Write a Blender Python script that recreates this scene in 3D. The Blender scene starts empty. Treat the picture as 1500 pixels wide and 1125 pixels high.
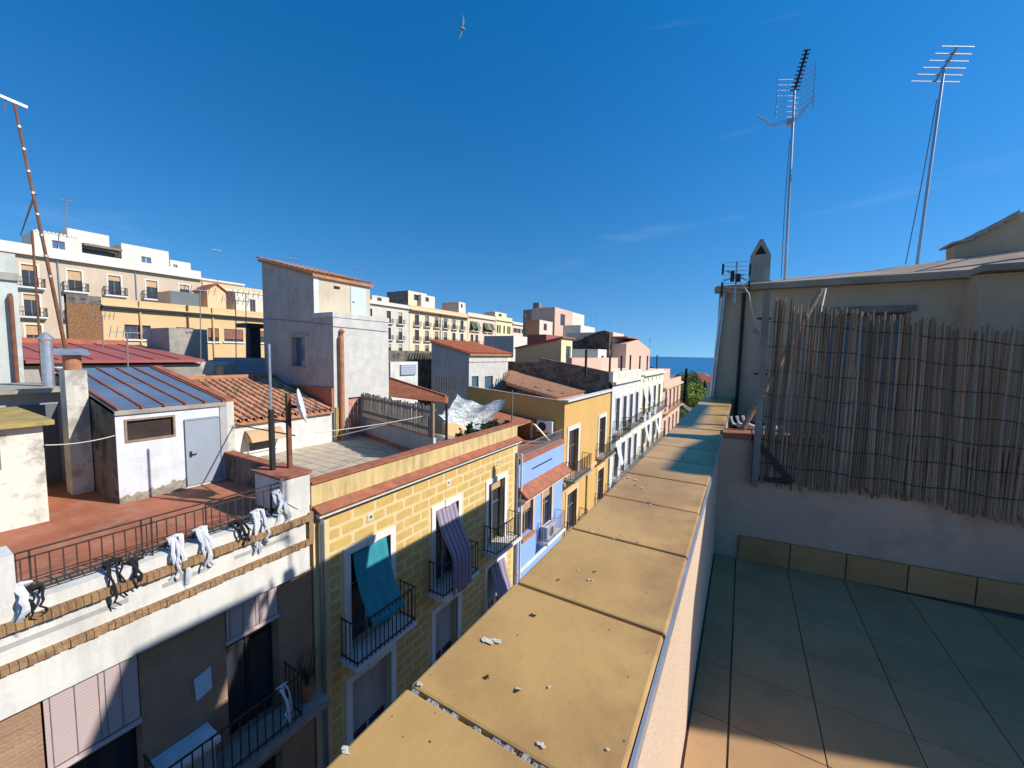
import bpy, math, random
from mathutils import Vector, Matrix
random.seed(7)
R=math.radians
S=bpy.context.scene
col=S.collection
# ---------------------------------------------------------------- camera
# photo is 1500x1125; world: Y runs along the street to the sea, X to the right of it, Z up, camera at the origin
FPX=580.0; CX,CY=750.0,562.5; ROLL=R(1.0); VX,VY=1090.0,524.0
def _cd(px,py):
    x=px-CX; y=-(py-CY); c,s=math.cos(ROLL),math.sin(ROLL)
    return (c*x-s*y, s*x+c*y, FPX)
PITCH=math.atan2(_cd(VX,VY)[1],FPX)
def _cw(v):
    r,u,w=v
    return (r, w*math.cos(PITCH)+u*math.sin(PITCH), u*math.cos(PITCH)-w*math.sin(PITCH))
_h=_cw(_cd(VX,VY)); YAW=math.atan2(_h[0],_h[1])
def ray(px,py):
    x,y,z=_cw(_cd(px,py)); c,s=math.cos(YAW),math.sin(YAW)
    return Vector((c*x-s*y, s*x+c*y, z))
def PX(px,py,X): r=ray(px,py); return r*(X/r.x)
def PY(px,py,Y): r=ray(px,py); return r*(Y/r.y)
def PZ(px,py,Z): r=ray(px,py); return r*(Z/r.z)
cam=bpy.data.cameras.new('camera'); camo=bpy.data.objects.new('camera',cam); col.objects.link(camo)
f0=ray(CX,CY); rt=(ray(CX+1,CY)-f0).normalized(); up=(ray(CX,CY-1)-f0).normalized(); fw=f0.normalized()
camo.matrix_world=Matrix(((rt.x,up.x,-fw.x,0),(rt.y,up.y,-fw.y,0),(rt.z,up.z,-fw.z,0),(0,0,0,1)))
cam.sensor_width=36; cam.lens=FPX/1500*36; cam.clip_start=.05; cam.clip_end=90000
S.camera=camo
# ---------------------------------------------------------------- sky, sun, exposure
SUN=Vector((1.0,.353,.79)).normalized()
EL=math.asin(SUN.z); AZ=math.atan2(SUN.x,SUN.y)
w=bpy.data.worlds.new('World'); S.world=w; w.use_nodes=True
nt=w.node_tree; bg=nt.nodes['Background']
sky=nt.nodes.new('ShaderNodeTexSky'); sky.sky_type='NISHITA'; sky.sun_disc=False
sky.sun_elevation=EL; sky.sun_rotation=AZ; sky.altitude=100; sky.air_density=1.25; sky.dust_density=.1; sky.ozone_density=2.2
hs=nt.nodes.new('ShaderNodeHueSaturation'); hs.inputs['Saturation'].default_value=1.46; hs.inputs['Hue'].default_value=.504
# look up the clear sky a little above the true elevation, so that the horizon stays blue as over the sea on a dry day
tc0=nt.nodes.new('ShaderNodeTexCoord'); up0=nt.nodes.new('ShaderNodeVectorMath'); up0.operation='ADD'; up0.inputs[1].default_value=(0,0,.20); nm0=nt.nodes.new('ShaderNodeVectorMath'); nm0.operation='NORMALIZE'
nt.links.new(tc0.outputs['Generated'],up0.inputs[0]); nt.links.new(up0.outputs[0],nm0.inputs[0]); nt.links.new(nm0.outputs[0],sky.inputs['Vector'])
nt.links.new(sky.outputs[0],hs.inputs['Color'])
# thin cirrus streaks: direction based, part of the sky all round
tc=nt.nodes.new('ShaderNodeTexCoord'); mp=nt.nodes.new('ShaderNodeMapping'); mp.inputs['Scale'].default_value=(.9,2.2,9)
mp.inputs['Rotation'].default_value=(.16,-.22,.5)
nz=nt.nodes.new('ShaderNodeTexNoise'); nz.inputs['Scale'].default_value=1.6; nz.inputs['Detail'].default_value=5
rp=nt.nodes.new('ShaderNodeValToRGB'); rp.color_ramp.elements[0].position=.64; rp.color_ramp.elements[1].position=.90
rp.color_ramp.elements[1].color=(.16,.16,.16,1)
ad=nt.nodes.new('ShaderNodeMixRGB'); ad.blend_type='MIX'; ad.inputs[2].default_value=(5.5,6.3,7.2,1)
nt.links.new(tc.outputs['Generated'],mp.inputs['Vector']); nt.links.new(mp.outputs[0],nz.inputs['Vector']); nt.links.new(nz.outputs['Fac'],rp.inputs[0])
nt.links.new(rp.outputs[0],ad.inputs[0]); nt.links.new(hs.outputs[0],ad.inputs[1]); nt.links.new(ad.outputs[0],bg.inputs[0])
bg.inputs[1].default_value=.126
sl=bpy.data.lights.new('sun','SUN'); sl.energy=4.6; sl.angle=R(.53); sl.color=(1,.94,.85)
so=bpy.data.objects.new('sun',sl); col.objects.link(so); so.rotation_euler=SUN.to_track_quat('Z','Y').to_euler(); so.location=(20,8,30)
S.view_settings.view_transform='Standard'; S.view_settings.look='None'; S.view_settings.exposure=.36; S.view_settings.gamma=1
# ---------------------------------------------------------------- materials
M={}
def nodes(name):
    m=bpy.data.materials.new(name); m.use_nodes=True; M[name]=m
    return m,m.node_tree,m.node_tree.nodes['Principled BSDF']
def N(t,k,**kw):
    n=t.nodes.new(k)
    for a,b in kw.items():
        if a in n.inputs: n.inputs[a].default_value=b
        else: setattr(n,a,b)
    return n
def ramp(t,src,p0,p1,c0=(0,0,0,1),c1=(1,1,1,1)):
    r=t.nodes.new('ShaderNodeValToRGB'); r.color_ramp.elements[0].position=p0; r.color_ramp.elements[1].position=p1
    r.color_ramp.elements[0].color=c0; r.color_ramp.elements[1].color=c1; t.links.new(src,r.inputs[0]); return r.outputs[0]
def mixc(t,fac,a,b,mode='MIX'):
    m=t.nodes.new('ShaderNodeMixRGB'); m.blend_type=mode
    for i,x in enumerate((fac,a,b)):
        if isinstance(x,(tuple,float,int)): m.inputs[i].default_value=x if not isinstance(x,tuple) else (x+(1,))[:4]
        else: t.links.new(x,m.inputs[i])
    return m.outputs[0]
def wpos(t,scale=(1,1,1)):
    g=t.nodes.new('ShaderNodeNewGeometry'); mp=t.nodes.new('ShaderNodeMapping'); mp.inputs['Scale'].default_value=scale
    t.links.new(g.outputs['Position'],mp.inputs['Vector']); return mp.outputs[0]
def noise(t,scale,detail=5,vs=(1,1,1),rough=.55):
    n=N(t,'ShaderNodeTexNoise',Scale=scale,Detail=detail,Roughness=rough); t.links.new(wpos(t,vs),n.inputs['Vector']); return n.outputs['Fac']
def mat(name,c,rough=.85,var=.14,scale=1.3,bump=.25,bs=45,streak=0,dirt=(.07,.06,.05),blot=0,spec=.25,metal=0,bdist=.02):
    m,t,b=nodes(name)
    lo=tuple(x*(1-var) for x in c); hi=tuple(min(1,x*(1+var)) for x in c)
    k=ramp(t,noise(t,scale,7),.3,.7); o=mixc(t,k,lo,hi)
    fine=ramp(t,noise(t,scale*14,4),.35,.65); o=mixc(t,mixc(t,.35,(0,0,0),fine),o,tuple(x*(1-var*.9) for x in c))
    if streak:
        s=ramp(t,noise(t,4.2,9,(1,1,.16),.7),.44,.72); s2=ramp(t,noise(t,.7,4),.2,.6)
        s=mixc(t,1.0,s,s2,'MULTIPLY'); o=mixc(t,mixc(t,streak,(0,0,0),s),o,dirt)
    if blot:
        s=ramp(t,noise(t,1.9,10,rough=.70),.50,.60); o=mixc(t,mixc(t,blot,(0,0,0),s),o,dirt)
    t.links.new(o,b.inputs['Base Color'])
    b.inputs['Roughness'].default_value=rough; b.inputs['Specular IOR Level'].default_value=spec; b.inputs['Metallic'].default_value=metal
    if bump:
        bp=N(t,'ShaderNodeBump',Strength=bump,Distance=bdist); t.links.new(noise(t,bs,5),bp.inputs['Height']); t.links.new(bp.outputs[0],b.inputs['Normal'])
    return m
def brickmat(name,c1,c2,mortar,bw,bh,u='XY',rough=.9,blot=0,ms=.012):
    m,t,b=nodes(name); g=t.nodes.new('ShaderNodeNewGeometry'); sp=t.nodes.new('ShaderNodeSeparateXYZ'); t.links.new(g.outputs['Position'],sp.inputs[0])
    a=N(t,'ShaderNodeMath',operation='ADD'); t.links.new(sp.outputs[0],a.inputs[0]); t.links.new(sp.outputs[1],a.inputs[1])
    cb=t.nodes.new('ShaderNodeCombineXYZ'); t.links.new(a.outputs[0],cb.inputs[0]); t.links.new(sp.outputs[2],cb.inputs[1])
    br=t.nodes.new('ShaderNodeTexBrick'); t.links.new(cb.outputs[0],br.inputs['Vector'])
    br.inputs['Color1'].default_value=c1+(1,); br.inputs['Color2'].default_value=c2+(1,); br.inputs['Mortar'].default_value=mortar+(1,)
    br.inputs['Scale'].default_value=1; br.inputs['Brick Width'].default_value=bw; br.inputs['Row Height'].default_value=bh; br.inputs['Mortar Size'].default_value=ms
    o=br.outputs['Color']; o=mixc(t,mixc(t,.6,(0,0,0),ramp(t,noise(t,2.2,7),.35,.7)),o,tuple(x*.62 for x in c1))
    if blot: o=mixc(t,mixc(t,blot,(0,0,0),ramp(t,noise(t,1.1,9,rough=.7),.45,.62)),o,(.05,.045,.04))
    t.links.new(o,b.inputs['Base Color']); b.inputs['Roughness'].default_value=rough; b.inputs['Specular IOR Level'].default_value=.2
    bp=N(t,'ShaderNodeBump',Strength=.7,Distance=.02); iv=N(t,'ShaderNodeMath',operation='SUBTRACT'); iv.inputs[0].default_value=1; t.links.new(br.outputs['Fac'],iv.inputs[1])
    ad=N(t,'ShaderNodeMath',operation='ADD'); t.links.new(iv.outputs[0],ad.inputs[0]); t.links.new(noise(t,30,4),ad.inputs[1]); t.links.new(ad.outputs[0],bp.inputs['Height']); t.links.new(bp.outputs[0],b.inputs['Normal'])
    return m
def pertile(name,c,var=.25,rough=.7,spot=0,spec=.3,spotc=(.05,.03,.02),bump=.2,lich=0,grain=60):
    # colour varies from piece to piece (object random) and inside the piece
    m,t,b=nodes(name); oi=t.nodes.new('ShaderNodeObjectInfo')
    o=mixc(t,oi.outputs['Random'],tuple(x*(1-var) for x in c),tuple(min(1,x*(1+var)) for x in c))
    o=mixc(t,mixc(t,.5,(0,0,0),ramp(t,noise(t,3.2,7,rough=.65),.48,.74)),o,tuple(x*.52 for x in c))
    if lich: o=mixc(t,mixc(t,lich,(0,0,0),ramp(t,noise(t,5,8,rough=.7),.46,.62)),o,(.44,.36,.24))
    if spot:
        v=N(t,'ShaderNodeTexVoronoi',Scale=42); t.links.new(wpos(t),v.inputs['Vector']); q=ramp(t,v.outputs['Distance'],.07,.12,(1,1,1,1),(0,0,0,1))
        q=mixc(t,1.0,q,ramp(t,noise(t,9,3),.5,.6),'MULTIPLY'); o=mixc(t,mixc(t,spot,(0,0,0),q),o,spotc)
        o=mixc(t,mixc(t,.75,(0,0,0),ramp(t,noise(t,1.7,7,rough=.62),.47,.74)),o,(.26,.12,.05))
        g=t.nodes.new('ShaderNodeNewGeometry'); sp=t.nodes.new('ShaderNodeSeparateXYZ'); t.links.new(g.outputs['Position'],sp.inputs[0])
        ex=N(t,'ShaderNodeMapRange'); ex.inputs[1].default_value=-.34; ex.inputs[2].default_value=-.12; t.links.new(sp.outputs[0],ex.inputs[0])
        q=mixc(t,1.0,ex.outputs[0],ramp(t,noise(t,4.5,6,rough=.6),.42,.62),'MULTIPLY'); o=mixc(t,mixc(t,.5,(0,0,0),q),o,(.17,.08,.05))
    t.links.new(o,b.inputs['Base Color']); b.inputs['Roughness'].default_value=rough; b.inputs['Specular IOR Level'].default_value=spec
    bp=N(t,'ShaderNodeBump',Strength=bump,Distance=.006); t.links.new(noise(t,grain,5),bp.inputs['Height']); t.links.new(bp.outputs[0],b.inputs['Normal'])
def glassmat(name,c,rough=.08):
    m,t,b=nodes(name); t.links.new(mixc(t,noise(t,.9,3),c,tuple(x*2.2 for x in c)),b.inputs['Base Color']); b.inputs['Roughness'].default_value=rough; b.inputs['Specular IOR Level'].default_value=.55
def stripes(name,ca,cb,freq,axis=1,rough=.9,thr=.5):
    m,t,b=nodes(name); g=t.nodes.new('ShaderNodeNewGeometry'); sp=t.nodes.new('ShaderNodeSeparateXYZ'); t.links.new(g.outputs['Position'],sp.inputs[0])
    a=N(t,'ShaderNodeMath',operation='MULTIPLY'); a.inputs[1].default_value=freq; t.links.new(sp.outputs[axis],a.inputs[0])
    fr=N(t,'ShaderNodeMath',operation='FRACT'); t.links.new(a.outputs[0],fr.inputs[0])
    k=ramp(t,fr.outputs[0],thr-.06,thr+.06); o=mixc(t,k,ca,cb); o=mixc(t,mixc(t,.3,(0,0,0),noise(t,6,5)),o,tuple(x*.6 for x in ca))
    t.links.new(o,b.inputs['Base Color']); b.inputs['Roughness'].default_value=rough; b.inputs['Specular IOR Level'].default_value=.15
mat('white',(.66,.65,.61),streak=.5,blot=.15,dirt=(.30,.26,.20),var=.08)
mat('greywhite',(.55,.53,.485),streak=.3,blot=.25,dirt=(.38,.36,.32),var=.12,scale=2.5)
mat('creamrender',(.60,.45,.32),var=.08,streak=.2,dirt=(.35,.26,.18),bump=.4,bs=80)
mat('whitedirty',(.60,.57,.50),streak=.6,blot=.55,dirt=(.16,.14,.11),var=.1)
mat('peeling',(.70,.66,.56),blot=.9,dirt=(.36,.335,.28),streak=.3,var=.06)
mat('bluewhite',(.63,.66,.70),streak=.45,blot=.3,dirt=(.42,.39,.33),var=.05)
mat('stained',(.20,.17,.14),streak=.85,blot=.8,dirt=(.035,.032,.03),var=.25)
mat('greyrender',(.44,.40,.36),streak=.4,blot=.3,dirt=(.2,.175,.155),var=.12,scale=.8)
mat('greywall',(.40,.39,.385),streak=.3,var=.1)
mat('mintwall',(.50,.53,.49),streak=.35,blot=.3,dirt=(.3,.29,.26),var=.1)
mat('cream',(.62,.475,.23),streak=1.0,dirt=(.20,.17,.07),var=.1)
mat('yellowwall',(.68,.53,.29),var=.07,streak=.25,dirt=(.42,.30,.13))
mat('blockpaint',(.585,.41,.14),var=.13,scale=2.5,streak=.2,dirt=(.34,.22,.07))
mat('orange',(.62,.375,.125),var=.08,streak=.35,dirt=(.42,.24,.09),scale=.7)
mat('peachwall',(.70,.47,.28),var=.08,streak=.35,dirt=(.40,.28,.18))
mat('pinkwall',(.66,.42,.32),var=.08,streak=.3,dirt=(.4,.26,.2))
mat('blue',(.26,.40,.78),var=.06,streak=.2,dirt=(.3,.36,.5))
mat('ivory',(.74,.68,.53),var=.06,streak=.45,dirt=(.34,.30,.24))
mat('palegrey',(.60,.56,.47),var=.08,streak=.35,dirt=(.3,.27,.22))
mat('fargrey',(.56,.45,.33),var=.1,streak=.4,dirt=(.33,.27,.2),scale=.35)
mat('farcream',(.72,.61,.42),var=.07,streak=.25,dirt=(.5,.38,.2),scale=.4)
mat('farpink',(.76,.56,.44),var=.06,streak=.2,dirt=(.5,.36,.3),scale=.4)
mat('faryellow',(.74,.66,.38),var=.06,streak=.2,dirt=(.6,.5,.25),scale=.4)
mat('farwhite',(.66,.61,.53),var=.05,streak=.2,dirt=(.55,.5,.42),scale=.5)
mat('ochre',(.66,.45,.23),var=.06,streak=.2,dirt=(.5,.34,.16),scale=.4)
mat('stone',(.30,.25,.19),var=.3,scale=2.2,bump=.8,bs=7,blot=.6,dirt=(.08,.065,.05),bdist=.08)
mat('rubble',(.20,.16,.125),var=.45,scale=3.5,bump=1,bs=9,blot=.75,dirt=(.05,.042,.035),bdist=.1)
mat('palecream',(.56,.47,.34),var=.1,streak=.4,dirt=(.33,.28,.2))
mat('stoneframe',(.72,.71,.69),var=.06,streak=.25,dirt=(.35,.33,.3))
mat('redpaint',(.37,.13,.07),var=.25,blot=.5,dirt=(.42,.22,.14),bump=.15,rough=.7)
mat('redcap',(.36,.13,.075),var=.3,scale=4,bump=.4,bs=20,blot=.3,dirt=(.2,.12,.08))
mat('redroof',(.34,.10,.085),var=.12,streak=0,rough=.6,scale=.8)
mat('salmondoor',(.50,.20,.13),var=.12,blot=.6,dirt=(.55,.42,.36))
mat('beige',(.54,.385,.26),var=.12,streak=.35,dirt=(.24,.18,.13),scale=.9,bump=.45,bs=70)
mat('beigeroof',(.36,.285,.22),var=.2,streak=.2,blot=.3,dirt=(.16,.13,.10),scale=1.5)
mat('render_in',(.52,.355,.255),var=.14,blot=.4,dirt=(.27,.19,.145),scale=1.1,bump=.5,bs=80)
mat('lichen',(.42,.31,.10),var=.3,scale=4,blot=.6,dirt=(.25,.22,.16))
mat('concrete',(.36,.33,.285),var=.18,blot=.4,dirt=(.17,.15,.12),streak=.3)
mat('greydoor',(.31,.35,.40),var=.05,rough=.5,bump=.03,streak=.1)
mat('darkdoor',(.13,.15,.16),var=.08,rough=.5,bump=.03)
mat('bluedoor',(.50,.60,.74),var=.05,rough=.5,bump=.03)
mat('metal',(.42,.44,.47),rough=.38,metal=.85,var=.12,bump=.03)
mat('galv',(.50,.52,.56),rough=.42,metal=.7,var=.2,scale=6,bump=.03)
mat('darkmetal',(.028,.026,.03),rough=.55,var=.2,bump=.05)
mat('rail',(.055,.04,.035),rough=.6,var=.3,scale=8,bump=.05)
mat('rust',(.20,.085,.045),rough=.8,var=.35,scale=5)
mat('wood',(.30,.21,.14),var=.25,scale=6,streak=.4,rough=.8)
mat('greywood',(.24,.21,.185),var=.25,scale=5,streak=.5,rough=.85)
mat('brownshut',(.24,.12,.075),var=.15,rough=.7)
mat('tanblind',(.52,.34,.19),var=.1,rough=.8)
mat('blackcloth',(.02,.02,.024),var=.3,rough=.9)
mat('whitecloth',(.55,.56,.60),var=.12,scale=7,rough=.9)
mat('greencloth',(.22,.33,.12),var=.2,scale=3,rough=.9)
mat('teal',(.03,.24,.29),var=.14,scale=2,rough=.75,bump=.1)
mat('plastic',(.74,.74,.75),rough=.4,var=.04,bump=0)
mat('cable',(.62,.58,.50),rough=.6,var=.1,bump=0)
mat('greycable',(.20,.19,.19),rough=.6,var=.1,bump=0)
mat('terracotta',(.42,.19,.10),var=.25,scale=4)
mat('osb',(.26,.13,.06),var=.55,scale=11,rough=.85)
mat('asphalt',(.055,.053,.05),var=.2,bump=.3)
mat('earth',(.14,.12,.075),var=.4,scale=.05,bump=0)
mat('bark',(.09,.06,.04),var=.3,scale=6)
mat('grout',(.16,.12,.085),var=.25,scale=6)
mat('mortar',(.36,.35,.32),var=.35,scale=30,bump=.9,bs=120)
mat('dropping',(.58,.54,.46),var=.3,scale=60,bump=0)
mat('barecement',(.36,.32,.25),var=.35,scale=9,bump=1,bs=25,blot=.6,dirt=(.17,.14,.10))
mat('hole',(.03,.02,.014),var=.3,bump=0)
mat('wickerdark',(.05,.035,.03),var=.4,bump=0)
glassmat('glass',(.022,.027,.033)); glassmat('glassblue',(.05,.085,.13),.12); glassmat('rooflight',(.15,.22,.34),.16)
brickmat('facadebrick',(.42,.245,.15),(.34,.19,.115),(.36,.27,.19),.30,.062)
brickmat('soldier',(.42,.25,.115),(.24,.13,.07),(.30,.24,.17),.085,.40,ms=.008)
brickmat('redbrick',(.40,.135,.065),(.30,.095,.05),(.27,.14,.09),.25,.09)
brickmat('oldbrick',(.20,.13,.095),(.14,.10,.075),(.19,.16,.13),.28,.075,blot=.85)
pertile('coping',(.54,.325,.112),.06,.40,spot=.9,bump=.12)
pertile('floortile',(.43,.265,.135),.08,.8,bump=.1,spec=.05)
pertile('skirting',(.44,.23,.10),.08,.7,bump=.1,spec=.08)
pertile('rooftile',(.52,.235,.125),.42,.85,lich=.8,bump=.4)
pertile('terracetile',(.50,.42,.31),.1,.7,bump=.1)
pertile('reed',(.23,.16,.11),.5,.75,bump=.1)
stripes('striped',(.34,.29,.36),(.20,.165,.22),5.5)
stripes('blindlilac',(.56,.44,.42),(.47,.37,.36),22,2,thr=.3)
stripes('blindtan',(.52,.36,.22),(.40,.27,.16),16,2,thr=.3)
stripes('louvre',(.42,.47,.55),(.27,.31,.38),7,2)
# sea
m,t,b=nodes('sea'); b.inputs['Base Color'].default_value=(.008,.11,.26,1); b.inputs['Roughness'].default_value=.32; b.inputs['Specular IOR Level'].default_value=.35
bp=N(t,'ShaderNodeBump',Strength=.35,Distance=1); t.links.new(noise(t,.05,8),bp.inputs['Height']); t.links.new(bp.outputs[0],b.inputs['Normal'])
def leafmat(name,c):
    m,t,b=nodes(name); oi=t.nodes.new('ShaderNodeNewGeometry'); o=mixc(t,oi.outputs['Random Per Island'],tuple(x*.5 for x in c),tuple(x*1.5 for x in c)); t.links.new(o,b.inputs['Base Color'])
    b.inputs['Roughness'].default_value=.7; b.inputs['Specular IOR Level'].default_value=.2
leafmat('leaf_lime',(.19,.24,.035)); leafmat('leaf_dark',(.025,.05,.018)); leafmat('leaf_mid',(.06,.11,.03))
# camouflage-like sun net with open meshes
m,t,b=nodes('net'); v=N(t,'ShaderNodeTexVoronoi',Scale=13.0,feature='DISTANCE_TO_EDGE'); t.links.new(wpos(t),v.inputs['Vector'])
t.links.new(ramp(t,v.outputs['Distance'],.19,.24,(1,1,1,1),(0,0,0,1)),b.inputs['Alpha']); t.links.new(mixc(t,ramp(t,noise(t,3,3),.4,.6),(.36,.40,.36),(.66,.68,.66)),b.inputs['Base Color']); b.inputs['Roughness'].default_value=.9
# ---------------------------------------------------------------- mesh helpers
ORG={}
def T(o,label=None,cat=None,group=None,kind=None):
    if label: o['label']=label
    if cat: o['category']=cat
    if group: o['group']=group
    if kind: o['kind']=kind
    return o
def E(name,loc,label,cat,group=None):
    o=bpy.data.objects.new(name,None); o.empty_display_size=.2; col.objects.link(o); o.location=loc; ORG[o.name]=Vector(loc); return T(o,label,cat,group)
def link(name,me,parent,org):
    o=bpy.data.objects.new(name,me); col.objects.link(o); ORG[o.name]=Vector(org)
    if parent: o.parent=parent; o.location=Vector(org)-ORG[parent.name]
    else: o.location=org
    return o
class MB:
    def __init__(s): s.v=[]; s.f=[]
    def add(s,vs,fs):
        n=len(s.v); s.v+= [tuple(p) for p in vs]; s.f+=[tuple(i+n for i in f) for f in fs]; return s
    def box(s,x0,x1,y0,y1,z0,z1):
        return s.add([(x0,y0,z0),(x1,y0,z0),(x1,y1,z0),(x0,y1,z0),(x0,y0,z1),(x1,y0,z1),(x1,y1,z1),(x0,y1,z1)],
            [(0,3,2,1),(4,5,6,7),(0,1,5,4),(1,2,6,5),(2,3,7,6),(3,0,4,7)])
    def hexa(s,b,t): return s.add(list(b)+list(t),[(3,2,1,0),(4,5,6,7),(0,1,5,4),(1,2,6,5),(2,3,7,6),(3,0,4,7)])
    def bar(s,p,q,a,b=None):
        p,q=Vector(p),Vector(q); d=(q-p).normalized(); u=d.cross(Vector((0,0,1)))
        if u.length<.05: u=Vector((1,0,0))
        u.normalize(); v=u.cross(d); b=b or a; c=[(-1,-1),(1,-1),(1,1),(-1,1)]
        return s.hexa([p+u*i*a+v*j*b for i,j in c],[q+u*i*a+v*j*b for i,j in c])
    def tube(s,pts,r,n=7):
        pts=[Vector(p) for p in pts]; L=len(pts); vs=[]; fs=[]
        rr=r if isinstance(r,(list,tuple)) else [r]*L
        for i,p in enumerate(pts):
            d=(pts[min(i+1,L-1)]-pts[max(i-1,0)]).normalized(); u=d.cross(Vector((0,0,1)))
            if u.length<.08: u=d.cross(Vector((0,1,0)))
            u.normalize(); v=u.cross(d)
            vs+=[p+(u*math.cos(2*math.pi*k/n)+v*math.sin(2*math.pi*k/n))*rr[i] for k in range(n)]
        for i in range(L-1):
            for k in range(n): fs.append((i*n+k,i*n+(k+1)%n,(i+1)*n+(k+1)%n,(i+1)*n+k))
        fs+= [tuple(range(n-1,-1,-1)),tuple(range((L-1)*n,L*n))]
        return s.add(vs,fs)
    def prism(s,poly,d):
        n=len(poly); d=Vector(d); a=[Vector(p) for p in poly]
        return s.add(a+[p+d for p in a],[tuple(range(n-1,-1,-1)),tuple(range(n,2*n))]+[(i,(i+1)%n,(i+1)%n+n,i+n) for i in range(n)])
    def grid(s,fn,nu,nv):
        vs=[fn(i/nu,j/nv) for j in range(nv+1) for i in range(nu+1)]
        return s.add(vs,[(j*(nu+1)+i,j*(nu+1)+i+1,(j+1)*(nu+1)+i+1,(j+1)*(nu+1)+i) for j in range(nv) for i in range(nu)])
    def build(s,name,mt,parent=None,smooth=False,org=None,bevel=0):
        if org is None:
            if parent is not None: org=ORG[parent.name]
            else:
                xs=[v[0] for v in s.v]; ys=[v[1] for v in s.v]; org=((min(xs)+max(xs))/2,(min(ys)+max(ys))/2,min(v[2] for v in s.v))
        me=bpy.data.meshes.new(name); me.from_pydata([(v[0]-org[0],v[1]-org[1],v[2]-org[2]) for v in s.v],[],s.f); me.materials.append(M[mt])
        if smooth: me.polygons.foreach_set('use_smooth',[True]*len(me.polygons))
        me.update(); o=link(name,me,parent,org)
        if bevel:
            bv=o.modifiers.new('bevel','BEVEL'); bv.width=bevel; bv.segments=2; bv.limit_method='ANGLE'
        return o
def inst(name,me,parent,loc,rot=None,scale=None):
    o=bpy.data.objects.new(name,me); col.objects.link(o); ORG[o.name]=Vector(loc)
    o.parent=parent; o.location=Vector(loc)-(ORG[parent.name] if parent else Vector())
    if rot: o.rotation_euler=rot
    if scale: o.scale=scale
    return o
def mesh_of(mb,mt,name='piece'):
    me=bpy.data.meshes.new(name); me.from_pydata(mb.v,[],mb.f); me.materials.append(M[mt]); me.update(); return me
def wallX(mb,X,y0,y1,z0,z1,holes,d=.2):
    ys=sorted({y0,y1}|{min(max(v,y0),y1) for h in holes for v in h[:2]}); zs=sorted({z0,z1}|{min(max(v,z0),z1) for h in holes for v in h[2:4]})
    for a,b in zip(ys,ys[1:]):
        for c,e in zip(zs,zs[1:]):
            my,mz=(a+b)/2,(c+e)/2
            if any(h[0]<my<h[1] and h[2]<mz<h[3] for h in holes): continue
            mb.add([(X,a,c),(X,b,c),(X,b,e),(X,a,e)],[(0,1,2,3)])
    for a,b,c,e in holes:
        q=[(X,a,c),(X,b,c),(X,b,e),(X,a,e)]; r=[(X-d,p[1],p[2]) for p in q]
        mb.add(q+r,[(0,4,5,1),(1,5,6,2),(2,6,7,3),(3,7,4,0),(4,7,6,5)])
def shell(mb,X,y0,y1,z0,z1,depth,holes,d=.2):
    wallX(mb,X,y0,y1,z0,z1,holes,d); x=X-depth
    mb.add([(X,y0,z0),(X,y1,z0),(x,y1,z0),(x,y0,z0),(X,y0,z1),(X,y1,z1),(x,y1,z1),(x,y0,z1)],[(0,4,7,3),(1,2,6,5),(4,5,6,7),(2,3,7,6),(0,3,2,1)])
def railing(mb,X0,X1,y0,y1,z0,h,step=.12,r=.009):
    # three-sided balcony railing from the wall X0 out to X1
    zt=z0+h
    for z in (zt,z0+.08): 
        mb.bar((X0,y0,z),(X1,y0,z),r*1.4); mb.bar((X1,y0,z),(X1,y1,z),r*1.4); mb.bar((X1,y1,z),(X0,y1,z),r*1.4)
    n=max(2,int((y1-y0)/step))
    for i in range(n+1): y=y0+(y1-y0)*i/n; mb.bar((X1,y,z0),(X1,y,zt),r)
    n=max(1,int((X1-X0)/step))
    for i in range(n): 
        x=X0+(X1-X0)*(i+.3)/n
        for y in (y0,y1): mb.bar((x,y,z0),(x,y,zt),r)
def balcony(par,X,y0,y1,z,out=.55,h=.95,slabm='stoneframe',step=.12,r=.009,th=.1,rm='rail'):
    b=MB().box(X-.02,X+out,y0,y1,z-th,z).box(X-.02,X+out*.6,y0+.08,y1-.08,z-th*1.9,z-th-.002).build('balcony',slabm,par)
    q=MB(); railing(q,X,X+out-.04,y0+.04,y1-.04,z,h,step,r); q.build('railing',rm,b); return b
def window(par,X,y0,y1,z0,z1,d=.2,jm='greywood',gm='glass',surround=0,sm='stoneframe',shut=0,shm='brownshut',bars=True,leafs=2):
    f=MB(); t=.05; x=X-d
    f.box(x+.01,x+.06,y0,y0+t,z0,z1).box(x+.01,x+.06,y1-t,y1,z0,z1).box(x+.012,x+.058,y0+t,y1-t,z1-t,z1).box(x+.012,x+.058,y0+t,y1-t,z0,z0+t)
    if leafs>1: m_=(y0+y1)/2; f.box(x+.012,x+.065,m_-.035,m_+.035,z0+t,z1-t)
    if bars: 
        zm=z0+(z1-z0)*.62; f.box(x+.014,x+.055,y0+t,y1-t,zm-.02,zm+.02)
    o=f.build('window',jm,par)
    MB().add([(x+.03,y0,z0),(x+.03,y1,z0),(x+.03,y1,z1),(x+.03,y0,z1)],[(0,1,2,3)]).build('pane',gm,o)
    if shut: MB().box(x+.07,x+.11,y0+.01,y1-.01,z1-(z1-z0)*shut,z1-.005).build('shutter',shm,o)
    if surround:
        s=surround; q=MB().box(X-.03,X+.035,y0-s,y0,z0,z1+s).box(X-.03,X+.035,y1,y1+s,z0,z1+s).box(X-.03,X+.037,y0,y1,z1,z1+s); q.build('stone_frame',sm,par)
    return o
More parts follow.
